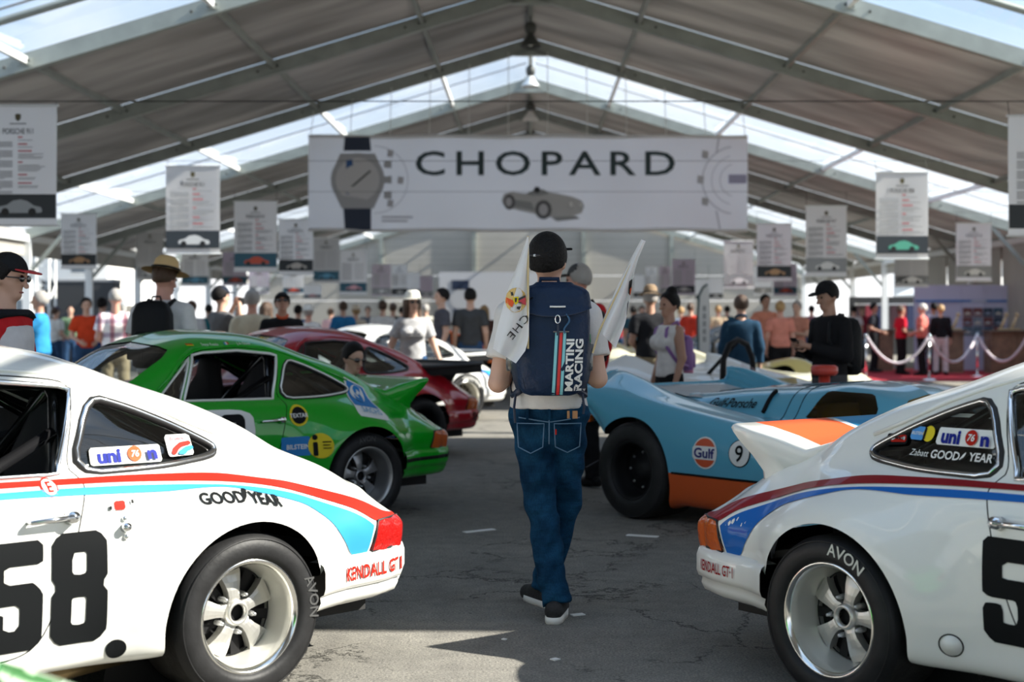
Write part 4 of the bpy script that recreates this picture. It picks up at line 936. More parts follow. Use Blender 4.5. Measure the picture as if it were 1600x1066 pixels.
def on9(body, name, layers, side, off=.004):
    ms, parts = [], []
    for k, (pl, m) in enumerate(layers):
        if isinstance(pl, tuple):
            s, size, r, z, kw = pl; v, f = text2(s, size, **kw); q = SH9.pts(r+side*v[:, 0], z+v[:, 1], side, off+.0025*k); gm = ([tuple(x) for x in q], f)
        else: gm = region(SH9, pl, side, off=off+.0025*k, res=.014)
        if m not in ms: ms.append(m)
        parts.append(withmat(gm, ms.index(m)))
    return obj(name, join(*parts), ms, body)
M_gred = mat('oil company red', (.62,.09,.03), .35, coat=.5)
on9(b, 'oil_company_roundel', [(circle(-.70,.505,.104), M_white), (circle(-.70,.505,.094), M_gred), ([(-.598,.462),(-.598,.548),(-.802,.548),(-.802,.462)], M_white), (('Gulf', .060, -.70, .505, dict(bold=.03, sx=1.15)), mat('oil company navy', (.02,.02,.16), .4))], -1)
on9(b, 'number_roundel', [(circle(-.985,.520,.088), M_bk), (circle(-.985,.520,.081), M_white), (('9', .10, -.985, .52, dict(bold=.01)), M_bk)], -1)
obj('sill_line', tube([tuple(x) for x in SH9.pts(np.linspace(-.40, -2.0, 24), np.full(24, .352), -1, .001)], .008, 6), M_bk, b, True)
v, f = text2('Gulf-Porsche', .062, bold=.015, shear=.25)
obj('spine_lettering', ([tuple(grid_point(G9, -.50-a*.9, 8.50+c*5.2, -1, .012)) for a, c in v], f), M_bk, b)
obj('air_scoop', join(tube([tuple(grid_point(G9, -.80, q, -1, .012)) for q in np.linspace(8.15, 8.95, 8)], .014, 6)), M_bk, b, True)
obj('fender_vent', ([tuple(grid_point(G9, r, q, -1, .005)) for r, q in ((-.10,6.9),(-.10,7.15),(-.32,7.1),(-.32,6.85))], [(0,1,2,3)]), M_bk, b)
mesh_m = mat('grey mesh screen', (.35,.36,.36), .4, .5)
obj('engine_screen', ([tuple(grid_point(G9, r, q, s, .006)) for r in (.38,.2,.0,-.15) for s, q in ((-1,8.7),(-1,9.4),(1,9.99),(1,9.4),(1,8.7))], [(i*5+j, i*5+j+1, (i+1)*5+j+1, (i+1)*5+j) for i in range(3) for j in range(4)]), mesh_m, b)
for r in (-.98, -1.08, -1.78): obj('panel_seam', tube([tuple(grid_point(G9, r, q, -1, .001)) for q in np.linspace(7.6, 9.6, 16)], .003, 5), M_bk, b)
# the white open racer behind it
t, b = sports_racer('sports_racer', 'white open racer with a black roll hoop behind the powder blue one', 1.05, 14.0, 50, grid9(True), P_white2, False)
obj('roll_hoop', tube([(.72,-.52,.62),(.72,-.50,.98),(.72,-.42,1.12),(.72,-.30,1.17),(.72,-.16,1.12),(.72,-.08,.98),(.72,-.05,.62)], .030, 8), M_blk, t, True)
obj('hoop_stay', tube([(.72,-.30,1.15),(.30,-.32,.78)], .02, 8), M_blk, t)
scr = [(1.05+.85*q, -.62*math.cos(q*.9), .70+.26*(1-q)) for q in np.linspace(0, 1, 8)]
obj('wind_deflector', ([(x, y, z) for x, y, z in scr]+[(x, y, .66) for x, y, z in scr], [(i, i+1, i+9, i+8) for i in range(7)]), glass_mat('plain screen', (.85,.88,.88), .15, .1), t, True)
t, b = sports_racer('sports_racer', 'cream open racer with yellow nose in the right row, behind the woman', 1.15, 18.6, 50, grid9(True), paint('cream paint', (.72,.68,.50)), False)
obj('roll_hoop', tube([(.72,.05,.62),(.72,.08,1.05),(.72,.25,1.13),(.72,.42,1.05),(.72,.45,.62)], .028, 8), M_blk, t, True)
t, b = sports_racer('sports_racer', 'yellow and white open racer far back in the right row', 1.4, 23.2, 50, grid9(True), paint('pale yellow paint', (.75,.60,.22)), False)
# red filler on the ground beside the open racer: a fuel churn
# ================================================================ hanging posters and the large banner
M_paper = fabric_mat('poster cloth', (.92,.92,.93), .62, .03); M_paper2 = fabric_mat('poster cloth lilac', (.68,.60,.68), .4, .03); M_paper3 = fabric_mat('poster cloth grey', (.58,.58,.58), .3, .03)
M_ink = mat('print black', (.015,.016,.018), .5); M_grey = mat('print grey', (.30,.31,.32), .6); M_txt = mat('print text grey', (.36,.37,.38), .6); M_pred = mat('print red', (.55,.03,.05), .5); M_dk = mat('photo dark', (.035,.045,.055), .5); M_tl = mat('photo teal', (.02,.10,.15), .5)
CARSIL = [(-.46,.02),(-.47,.14),(-.42,.22),(-.28,.27),(-.14,.42),(.02,.46),(.16,.40),(.30,.25),(.44,.20),(.47,.10),(.46,.02),(.36,.0),(.28,.0),(-.24,.0),(-.36,.0)]
PHOTO = {'frontal': (M_dk, (.42,.46,.5)), 'white': (M_dk, (.72,.73,.73)), 'red': (M_tl, (.55,.08,.04)), 'green': (M_dk, (.10,.42,.30)), 'orange': (M_dk, (.60,.36,.20)), 'pale': (M_dk, (.62,.60,.58)), 'blue': (M_tl, (.10,.30,.45)), 'mono': (M_grey, (.70,.70,.70)), 'pink': (M_tl, (.65,.35,.40))}
PN = [0]
ROWS = [y for y in FR if y > 12 and y < 62]
def poster(x0, x1, ytop, ybot, label, pic='white', title='PORSCHE 911', detail=2, tone=0, Yfix=None, rot=0):
    Y = min(ROWS, key=lambda q: abs(1/q-(x1-x0)/(.76*F))); PW = (x1-x0)*Y/F; h = (ybot-ytop)*Y/F; c = at((x0+x1)/2, ytop, Y); ZC = cable_z(Y)
    PN[0] += 1; t = thing('hanging_poster', label, 'poster', (c.x, Y-.05*(PN[0] % 3), c.z), rot, 'printed posters hung over the cars')
    pm = (M_paper, M_paper2, M_paper3)[tone]
    n, m = 9, 13; V, Fc = [], []
    ph = rnd.random()*6
    for sd in (0, 1):
        for i in range(n):
            for j in range(m):
                u, v = i/(n-1), j/(m-1); V.append(((u-.5)*PW, .012*math.sin(u*5+ph+v*3)*math.sin(PI*v)*.8+.003*sd, -v*h))
    for i in range(n-1):
        for j in range(m-1):
            q = (i*m+j, i*m+j+1, (i+1)*m+j+1, (i+1)*m+j); Fc += [q, tuple(k+n*m for k in q[::-1])]
    obj('sheet', (V, Fc), pm, t, True)
    for z in (0, -h): obj('rod', tube([(-PW/2-.02, .001, z), (PW/2+.02, .001, z)], .012, 6), alu_w, t)
    for s in (-1, 1): obj('hook', tube([(s*(PW/2-.01), 0, 0), (s*(PW/2-.01), .05*(PN[0] % 3), max(.012, ZC-c.z))], .004, 5), M_blk, t)
    f0 = lambda q, off=-.016: [(a, off, b) for a, b in q]
    bgm, cc = PHOTO[pic]; zp = -h*.955+.02; hp = h*.20
    bx = [(-PW/2+.004, zp), (PW/2-.004, zp), (PW/2-.004, zp+hp), (-PW/2+.004, zp+hp)]
    o = obj('photo_print', (f0(bx), [(0,1,2,3)]), bgm, t)
    sc = PW*.62; cs = [(a*sc+.02, zp+hp*.22+b*sc*.62) for a, b in CARSIL]
    obj('pictured_car', (f0(cs, -.018), [tuple(range(len(cs)))]), mat('pictured %s' % pic, cc, .5), o)
    for k in (-.27, .30): obj('pictured_wheel', (f0(disc2((k*sc, zp+hp*.26), sc*.085, 12), -.020), [tuple(range(12))]), M_ink, o)
    if detail >= 1:
        tz = -h*.215
        obj('title', flat_text(title, .060, lambda a, b: (a, -.0175, tz+b), bold=.008, sx=.66), M_ink, t)
        obj('emblem', join((f0([(-.032,-.10),(-.028,-.15),(0,-.175),(.028,-.15),(.032,-.10),(0,-.09)]), [(0,1,2,3,4,5)])), mat('crest bronze', (.10,.085,.04), .4), t)
        obj('emblem_caption', (f0([(-.09,-.205),(.09,-.205),(.09,-.195),(-.09,-.195)]), [(0,1,2,3)]), M_ink, t)
    if detail >= 2:
        L_, R_, Q = [], [], []
        z = -h*.31; k = 0
        r2 = random.Random(int(x0)+77)
        while z > -h*.74:
            if k % 6 == 5: z -= .018
            w_ = .27*(1 if k % 6 != 4 else r2.uniform(.3, .8)); L_.append((f0([(-.33, z), (-.33+w_, z), (-.33+w_, z+.0085), (-.33, z+.0085)]), [(0,1,2,3)])); z -= .0155; k += 1
        z = -h*.27; k = 0
        while z > -h*.72:
            Q.append((f0([(.0, z), (.05+.05*(k % 3), z), (.05+.05*(k % 3), z+.014), (.0, z+.014)]), [(0,1,2,3)])); z -= .03
            for q in range((1, 1, 4, 5, 2, 2)[k % 6]): w_ = r2.uniform(.15, .32); R_.append((f0([(.0, z), (w_, z), (w_, z+.0075), (.0, z+.0075)]), [(0,1,2,3)])); z -= .0155
            z -= .03; k += 1
        obj('text_column', join(*L_), M_txt, t)['kind'] = 'stuff'; obj('text_column', join(*R_), M_txt, t)['kind'] = 'stuff'
        for q in Q: obj('red_heading', q, M_pred, t)
    elif detail == 1:
        obj('text_column', join(*[(f0([(-.32, -h*.32-.045*k), (-.04, -h*.32-.045*k), (-.04, -h*.32-.045*k+.028), (-.32, -h*.32-.045*k+.028)]), [(0,1,2,3)]) for k in range(11)]), mat('print pale grey', (.50,.50,.51), .6), t)['kind'] = 'stuff'
        obj('text_column', join(*[(f0([(.03, -h*.32-.06*k), (.30, -h*.32-.06*k), (.30, -h*.32-.06*k+.022), (.03, -h*.32-.06*k+.022)]), [(0,1,2,3)]) for k in range(8)]), mat('print pale grey', (.50,.50,.51), .6), t)['kind'] = 'stuff'
    return t
poster(-28, 91, 166, 353, 'largest poster on the left, cut by the picture edge, car seen head-on', 'frontal', 'PORSCHE 911')
poster(262, 346, 260, 397, 'poster with a white race car photo above the straw-hatted man', 'white', 'PORSCHE 911')
poster(366, 433, 315, 424, 'bright poster with a red race car photo', 'red', 'PORSCHE 911')
poster(436, 490, 343, 429, 'poster with small white cars on dark, just right of the red-car poster', 'pale', 'PORSCHE 911', 2)
poster(490, 531, 372, 442, 'grey poster with dark photo partly behind its left neighbour, below banner corner', 'blue', 'PORSCHE 911', 1, 2)
poster(531, 573, 391, 460, 'white poster hanging alone below the left end of the banner', 'pink', 'PORSCHE 911', 1)
poster(581, 611, 413, 463, 'lilac poster of the far pair left of the white sun hat', 'mono', 'PORSCHE 911', 1, 1)
poster(612, 637, 414, 464, 'white poster of the far pair directly above the white sun hat', 'white', 'PORSCHE 911', 1)
poster(636, 656, 426, 462, 'small far poster behind the white sun hat', 'mono', 'PORSCHE 911', 0)
poster(656, 676, 431, 465, 'small far lilac poster beside the grey-shirted man', 'mono', 'PORSCHE 911', 0, 1)
poster(98, 153, 335, 420, 'poster with an orange-nosed white car, above the blue-shirted man', 'orange', 'PORSCHE 911', 2)
poster(-24, 19, 352, 406, 'poster with blue photo at the left picture edge below the largest', 'blue', 'PORSCHE 911', 1)
poster(214, 256, 362, 438, 'grey poster with purple photo behind the straw hat', 'mono', 'PORSCHE 911', 1, 2)
poster(285, 327, 392, 447, 'pale poster with blue photo right of the straw hat', 'blue', 'PORSCHE 911', 1)
poster(348, 386, 394, 446, 'lilac poster with a red photo strip below the red-car poster', 'red', 'PORSCHE 911', 1, 1)
poster(389, 421, 420, 459, 'dark-strip poster above the beige-shirted man', 'mono', 'PORSCHE 911', 1, 1)
poster(443, 475, 424, 460, 'poster with brown-red strip above the man in black and orange', 'red', 'PORSCHE 911', 1)
poster(474, 502, 445, 467, 'short far poster with pink and blue photo', 'pink', 'PORSCHE 911', 0)
poster(1573, 1692, 182, 369, 'largest poster on the right, cut by the picture edge', 'frontal', 'PORSCHE 917')
poster(1366, 1447, 270, 405, 'sun-dappled poster with a green race car photo', 'green', 'PORSCHE 908')
poster(1259, 1323, 322, 432, 'bright white poster with a grey crash photo above the capped man', 'mono', 'PORSCHE 917')
poster(1182, 1236, 350, 439, 'pale grey poster with orange car on black photo', 'orange', 'PORSCHE 917', 2)
poster(1130, 1176, 377, 450, 'grey poster above the navy-hooded person', 'mono', 'PORSCHE 917', 1, 2)
poster(1050, 1086, 405, 461, 'pinkish poster above the dark-haired woman with bun', 'pale', 'PORSCHE 917', 1, 1)
poster(1030, 1048, 416, 462, 'mauve poster between the pinkish and the white far posters', 'mono', 'PORSCHE 911', 1, 1)
poster(1009, 1027, 417, 463, 'far white poster above the brown felt hat', 'white', 'PORSCHE 911', 1)
poster(990, 1010, 430, 467, 'far pale poster just right of the small white flag', 'white', 'PORSCHE 911', 0)
poster(1086, 1107, 437, 470, 'small far poster left of the feather flag', 'white', 'PORSCHE 911', 0)
poster(1107, 1129, 434, 468, 'small far poster right of the feather flag', 'white', 'PORSCHE 911', 0)
poster(1494, 1549, 349, 439, 'grey poster with vintage car photo above the lilac backdrop', 'mono', 'PORSCHE 718', 2)
poster(1397, 1449, 388, 448, 'lower grey poster with dark photo under the green-car poster', 'mono', 'PORSCHE 906', 1, 2)
poster(1208, 1244, 413, 462, 'mauve poster with dark red photo above the salmon shirts', 'red', 'PORSCHE 911', 1, 1)
poster(1178, 1206, 416, 461, 'small white poster below the orange-car poster', 'mono', 'PORSCHE 911', 0)
# ---------------------------------------------------------------- large banner
YB = 29.9; S_ = YB/F
bt = thing('event_banner', 'long white banner with large dark lettering, watch and roadster drawings', 'banner', tuple(at(825, 212, YB)))
def B2(px, py): return ((px-825)*S_, (212-py)*S_)
bw, bh = 343*S_, 149*S_
n, m = 60, 12; V, Fc = [], []
wav = lambda x, z: .05*math.sin(x*1.1+z*1.6)*math.sin(PI*min(1, -z/bh))+.018*math.sin(x*3.7-z*2)
for sd in (0, 1):
    for i in range(n):
        for j in range(m):
            x, z = -bw+2*bw*i/(n-1), -bh*j/(m-1); V.append((x, .30*wav(x, z)+.004*sd, z+.012*math.sin(x*2.6)))
for i in range(n-1):
    for j in range(m-1):
        q = (i*m+j, i*m+j+1, (i+1)*m+j+1, (i+1)*m+j); Fc += [q, tuple(k+n*m for k in q[::-1])]
obj('banner_cloth', (V, Fc), fabric_mat('banner cloth', (.94,.94,.96), .72, .03), bt, True)
for z in (-.02, -bh+.02): obj('banner_hem', tube([(x, 0.002, z+.012*math.sin(x*2.6)) for x in np.linspace(-bw, bw, 40)], .035, 6), mat('hem white', (.78,.78,.79), .6), bt, True)
for k in range(12):
    x = -bw+.05+(2*bw-.1)*k/11; obj('tie_rope', tube([(x, 0, -.02), (x, .38, max(.1, roofz(x)+.02-bt.location.z))], .008, 5), M_white, bt)
bp_ = lambda a, b, off=-.035: (a, off+.30*wav(a, b), b)
def flatp(pts, off=-.030): return [bp_(*B2(x, y), off) for x, y in pts], [tuple(range(len(pts)))]
def ring(cx, cy, r0, r1, n=40, off=-.03, sy=1.0, a0=0, a1=2*PI):
    V, Fc = [], []
    for k in range(n+1):
        a = a0+(a1-a0)*k/n
        for r in (r0, r1): V.append(bp_(*B2(cx+r*math.cos(a), cy-r*sy*math.sin(a)), off))
    return V, [(2*k, 2*k+1, 2*k+3, 2*k+2) for k in range(n)]
v, f = text2('CHOPARD', 37*S_, bold=.012, sx=1.38, space=1.32)
v2 = v.copy(); v2[:, 0] *= (1055-650)*S_/(v[:, 0].max()-v[:, 0].min())
ox, oz = B2(852, 255); obj('banner_lettering', ([bp_(a+ox, b+oz, -.034) for a, b in v2], f), mat('banner ink', (.012,.035,.04), .5), bt)
wg = mat('watch steel print', (.42,.43,.46), .5); wl = mat('watch dial print', (.60,.60,.62), .5); wn_ = mat('watch strap print', (.012,.025,.06), .5); wb_ = mat('watch blue print', (.02,.10,.30), .5); wk = mat('sketch grey print', (.52,.52,.56), .6)
wt = obj('watch_drawing', flatp([(559+34*math.cos(a), 281+34*math.sin(a)) for a in np.linspace(0, 2*PI, 32)[:-1]], -.033), wl, bt)
obj('watch_bezel', ring(559,281,34,42,44,-.032), wg, wt)
for q_ in (flatp([(539,214),(578,214),(580,236),(537,236)]), flatp([(537,326),(580,326),(580,360),(539,360)])): obj('watch_strap', q_, wn_, wt)
for q_ in (flatp([(532,240),(586,240),(596,262),(522,262)],-.028), flatp([(522,300),(596,300),(584,326),(534,326)],-.028)): obj('watch_lug', q_, wg, wt)
for q_ in [flatp([(600,y-5),(612,y-6),(612,y+6),(600,y+5)]) for y in (257,281,305)]: obj('watch_crown', q_, wg, wt)
for q_ in (flatp([(541,251),(551,249),(552,266),(541,268)],-.036), flatp([(541,290),(552,290),(552,306),(541,303)],-.036)): obj('watch_numeral', q_, wb_, wt)
for q_ in [ring(x, y, 8, 9.5, 24, -.036) for x, y in ((559,262),(572,284),(556,300))]: obj('watch_subdial', q_, wk, wt)
for q_ in (flatp([(548,292),(550,294),(580,268),(578,266)],-.038), flatp([(552,270),(554,269),(563,286),(561,287)],-.038)): obj('watch_hand', q_, M_ink, wt)
sk = obj('watch_sketch', ring(1150,282,25,26,30,-.03,1,PI*.58,PI*1.42), wk, bt)
for q_ in [ring(1150,282,52,53.5,30,-.03,1,PI*.55,PI*1.45), ring(1150,282,38,39,30,-.03,1,PI*.58,PI*1.42), *[flatp([(x-5,y-7),(x+5,y-5),(x+4,y+7),(x-6,y+5)]) for x, y in ((1102,242),(1095,281),(1102,315))], flatp([(1122,214),(1124,214),(1120,240),(1118,240)]), flatp([(1118,330),(1120,330),(1126,360),(1124,360)])]+[ring(585,281,52,53,24,-.029,1,-.5*PI,.5*PI), *[flatp([(x-4,y-6),(x+5,y-5),(x+4,y+6),(x-5,y+5)]) for x, y in ((610,240),(626,282),(610,318))]]: obj('sketch_line', q_, wk, sk)
obj('lilac_patch', flatp([(1138,273),(1166,273),(1166,287),(1138,287)]), mat('lilac print', (.42,.42,.62), .6), bt)
for q_ in [*[flatp([(597,y),(645-8*k,y),(645-8*k,y+3),(597,y+3)]) for k, y in enumerate((338,344))]]: obj('caption_line', q_, wk, bt)
rc = obj('roadster_drawing', flatp([(784,312),(788,303),(800,300),(822,303),(835,297),(848,296),(856,300),(872,303),(895,308),(909,314),(913,323),(909,333),(895,338),(875,341),(862,340),(835,334),(815,330),(795,325),(786,320)], -.034), mat('roadster print', (.50,.50,.51), .5), bt)
for q_ in [flatp([(800,312),(830,316),(836,330),(800,322)],-.036), flatp([(822,303),(835,297),(850,297),(858,303),(846,306),(830,306)],-.036), flatp([(862,340),(900,338),(906,342),(870,346)],-.036)]: obj('roadster_shade', q_, M_grey, rc)
for q_ in (flatp([(796+9*math.cos(a), 316+12*math.sin(a)) for a in np.linspace(0, 2*PI, 20)[:-1]],-.038), flatp([(849+13*math.cos(a), 328+15*math.sin(a)) for a in np.linspace(0, 2*PI, 20)[:-1]],-.038)): obj('roadster_wheel', q_, mat('wheel print', (.12,.12,.13), .5), rc)
for q_ in [flatp([(795+5*math.cos(a), 316+7*math.sin(a)) for a in np.linspace(0, 2*PI, 16)[:-1]],-.040), flatp([(849+7*math.cos(a), 328+9*math.sin(a)) for a in np.linspace(0, 2*PI, 16)[:-1]],-.040)]: obj('roadster_hub', q_, wk, rc)
obj('roadster_driver', join(flatp([(839+5*math.cos(a), 297+5*math.sin(a)) for a in np.linspace(0, 2*PI, 14)[:-1]],-.038)), M_ink, rc)
for q_ in [flatp([(888,318),(893,316),(896,322),(891,324)],-.038), flatp([(904,318),(909,317),(910,323),(906,324)],-.038)]: obj('roadster_lamp', q_, M_paper, rc)
# a second banner on the far wall
t = thing('wall_banner', 'grey banner with a watch drawing on the far end wall', 'banner', tuple(at(770, 425, 65.2)))
q = 65.2/F; obj('banner_cloth', box(-84*q, 100*q, 0, .02, -78*q, 0), mat('wall banner cloth', (.48,.49,.52), .7), t)
obj('watch_strap', box(-64*q, -37*q, -.02, -.004, -28*q, -13*q), wn_, t); obj('watch_face', lathe([(0,-.02),(16*q,-.02)], 24, 'y'), wg, t, loc=(-51*q, 0, -42*q)); obj('watch_strap', box(-62*q, -39*q, -.02, -.004, -72*q, -58*q), wn_, t)
# ================================================================ people: smooth-union bodies, meshed with surface nets
def surface_net(f, o, h):
    s = f < 0; c = [s[a:s.shape[0]-1+a, b:s.shape[1]-1+b, d:s.shape[2]-1+d] for a in (0, 1) for b in (0, 1) for d in (0, 1)]
    tot = sum(x.astype(np.int8) for x in c); act = (tot > 0) & (tot < 8); idx = np.argwhere(act)
    if len(idx) == 0: return [], []
    num = -np.ones(act.shape, int); num[tuple(idx.T)] = np.arange(len(idx))
    val = {}
    for a in (0, 1):
        for b in (0, 1):
            for d in (0, 1): val[a, b, d] = f[idx[:, 0]+a, idx[:, 1]+b, idx[:, 2]+d]
    acc = np.zeros((len(idx), 3)); cnt = np.zeros(len(idx)); ks = list(val)
    for i, p in enumerate(ks):
        for q in ks[i+1:]:
            if sum(abs(p[k]-q[k]) for k in range(3)) != 1: continue
            m = (val[p] < 0) != (val[q] < 0); t = np.where(m, val[p]/np.where(m, val[p]-val[q], 1), 0)
            acc += np.where(m[:, None], np.array(p)+(np.array(q)-np.array(p))*t[:, None], 0); cnt += m
    V = np.array(o)+(idx+acc/cnt[:, None])*h; Fc = []
    for ax in range(3):
        u, v = (ax+1) % 3, (ax+2) % 3
        sl0 = [slice(1, -1)]*3; sl0[ax] = slice(0, -1); sl1 = [slice(1, -1)]*3; sl1[ax] = slice(1, None)
        a, b = s[tuple(sl0)], s[tuple(sl1)]; e_ = np.argwhere(a != b)
        if len(e_) == 0: continue
        inn = a[tuple(e_.T)]; off = np.ones(3, int); off[ax] = 0; base = e_+off
        def cell(du, dv):
            q = base.copy(); q[:, u] -= du; q[:, v] -= dv; return num[tuple(q.T)]
        q = np.stack([cell(1, 1), cell(0, 1), cell(0, 0), cell(1, 0)], 1); q[~inn] = q[~inn][:, ::-1]
        Fc.append(q)
    Fc = np.concatenate(Fc); return V, Fc
def blend(prims, res, k=.02, inflate=0.0, planes=(), wrinkle=None, pad=.03):
    """prims: ('c', a, b, ra, rb, squash_y, flat_end) or ('e', centre, radii); planes: (point, normal) kept behind the normal"""
    lo = np.full(3, 9.0); hi = -lo
    for p in prims:
        if p[0] == 'c':
            for q, r in ((p[1], p[3]), (p[2], p[4])): lo = np.minimum(lo, np.array(q)-r); hi = np.maximum(hi, np.array(q)+r)
        else: lo = np.minimum(lo, np.array(p[1])-max(p[2])); hi = np.maximum(hi, np.array(p[1])+max(p[2]))
    lo -= pad+inflate; hi += pad+inflate; n = np.ceil((hi-lo)/res).astype(int)+1
    X, Y_, Z = np.meshgrid(*[lo[i]+res*np.arange(n[i]) for i in range(3)], indexing='ij'); f = None
    for p in prims:
        if p[0] == 'c':
            a, b, ra, rb = np.array(p[1], float), np.array(p[2], float), p[3], p[4]; sq = p[5] if len(p) > 5 else 1
            y0 = a[1]+(b[1]-a[1])*.5
            px, py, pz = X-a[0], (Y_-a[1]), Z-a[2]; d = b-a; L2 = max(d@d, 1e-9); t = np.clip((px*d[0]+py*d[1]+pz*d[2])/L2, 0, 1)
            ex, ey, ez = px-t*d[0], (py-t*d[1])/sq, pz-t*d[2]; dd = (np.sqrt(ex*ex+ey*ey+ez*ez)-(ra+(rb-ra)*t))*(1 if sq == 1 else .5+.5*sq)
            if len(p) > 6 and p[6]:
                Ld = math.sqrt(L2); dd = np.maximum(dd, (px*d[0]+py*d[1]+pz*d[2])/Ld-Ld)
        else:
            c, r = np.array(p[1], float), np.array(p[2], float); q = np.sqrt(((X-c[0])/r[0])**2+((Y_-c[1])/r[1])**2+((Z-c[2])/r[2])**2); dd = (q-1)*r.min()
        if f is None: f = dd
        else: hh = np.clip(.5+.5*(f-dd)/k, 0, 1); f = f+(dd-f)*hh-k*hh*(1-hh)
    f = f-inflate
    if wrinkle is not None: f = f+wrinkle(X, Y_, Z)
    for c, nrm in planes:
        nn = np.array(nrm, float); nn = nn/np.linalg.norm(nn); f = np.maximum(f, (X-c[0])*nn[0]+(Y_-c[1])*nn[1]+(Z-c[2])*nn[2])
    return surface_net(f, lo, res)
def cloth(name, col, plaid=None): return mat('cloth '+name, col, .85, noise=(11, .10), bump=(16, .35), spec=.12)
def plaid_mat():
    m = mat('plaid shirt', (.6,.5,.5), .85); t = m.node_tree; b = t.nodes['Principled BSDF']; g = t.nodes.new('ShaderNodeTexCoord'); cols = []
    out = None
    for ax, sc in (('X', 38), ('Z', 34)):
        s = t.nodes.new('ShaderNodeSeparateXYZ'); t.links.new(g.outputs['Object'], s.inputs[0]); m1 = t.nodes.new('ShaderNodeMath'); m1.operation = 'MULTIPLY'; m1.inputs[1].default_value = sc; t.links.new(s.outputs[ax], m1.inputs[0])
        m2 = t.nodes.new('ShaderNodeMath'); m2.operation = 'SINE'; t.links.new(m1.outputs[0], m2.inputs[0]); r = t.nodes.new('ShaderNodeValToRGB'); t.links.new(m2.outputs[0], r.inputs[0])
        r.color_ramp.elements[0].position = .35; r.color_ramp.elements[0].color = (.95,.92,.92,1); r.color_ramp.elements[1].position = .6; r.color_ramp.elements[1].color = (.55,.28,.32,1) if ax == 'X' else (.50,.42,.52,1)
        cols.append(r.outputs[0])
    x = t.nodes.new('ShaderNodeMixRGB'); x.blend_type = 'MULTIPLY'; x.inputs[0].default_value = 1; t.links.new(cols[0], x.inputs[1]); t.links.new(cols[1], x.inputs[2]); t.links.new(x.outputs[0], b.inputs['Base Color'])
    return m
SKIN = {'light': mat('skin light', (.56,.34,.25), .5, noise=(6, .08)), 'tan': mat('skin tan', (.40,.22,.15), .5, noise=(6, .08)), 'pink': mat('skin pink', (.58,.30,.23), .5, noise=(6, .08))}
HAIR = {'black': mat('hair black', (.008,.007,.007), .6, bump=(90, .6), spec=.2), 'brown': mat('hair brown', (.07,.035,.018), .5, bump=(90, .6)), 'grey': mat('hair grey', (.34,.32,.30), .6, bump=(90, .6)), 'white': mat('hair white', (.70,.66,.60), .6, bump=(90, .6)), 'blond': mat('hair blond', (.42,.26,.11), .5, bump=(90, .6))}
M_lens = mat('dark lens', (.006,.006,.007), .08, coat=1); M_eye = mat('eye', (.02,.015,.012), .2); M_lip_ = mat('mouth', (.32,.11,.09), .5)
def hand_tubes(wr, el, side, curl=.5, s=1.0):
    """palm direction from forearm; five tapered fingers"""
    w_, e_ = Vector(wr), Vector(el); d = (w_-e_).normalized(); x = Vector((side, 0, 0)); n = (x-d*x.dot(d)).normalized(); c = d.cross(n)     # n: outward back of hand, c: across the knuckles
    if c.y > 0: c = -c                                  # thumb to the front
    out = []; k = w_+d*.085*s
    for i, (off, ln) in enumerate(((.030,.070),(.010,.080),(-.010,.075),(-.030,.060))):
        a = k+c*off*s; b = a+(d*.55-n*curl*.45).normalized()*ln*.5*s+d*ln*.12*s; e2 = b+(d*.4-n*curl).normalized()*ln*.48*s
        out.append(tube([tuple(a-d*.02*s), tuple(a), tuple(b), tuple(e2)], [.009*s, .0095*s, .0085*s, .0065*s], 6))
    a = w_+d*.03*s+c*.028*s; out.append(tube([tuple(a), tuple(a+(c*.7+d*.6).normalized()*.035*s), tuple(a+(c*.35+d*.95).normalized()*.07*s-n*.01*s)], [.011*s, .010*s, .007*s], 6))
    return out, (tuple(w_+d*.01*s), tuple(w_+d*.075*s))
POSES = {'hang': ((.225,.02,1.12),(.235,-.06,.88)), 'front': ((.23,.03,1.12),(.13,-.22,1.03)), 'phone': ((.215,.0,1.12),(.07,-.27,1.20)), 'camera': ((.25,-.14,1.24),(.07,-.20,1.53)), 'hips': ((.33,.04,1.14),(.19,-.03,1.00)),
         'raise': ((.20,-.20,1.22),(.16,-.42,1.40)), 'fold': ((.23,-.03,1.13),(.02,-.19,1.16)), 'bag': ((.225,.0,1.12),(.17,-.20,1.00)), 'out': ((.26,.02,1.13),(.33,-.10,.92))}
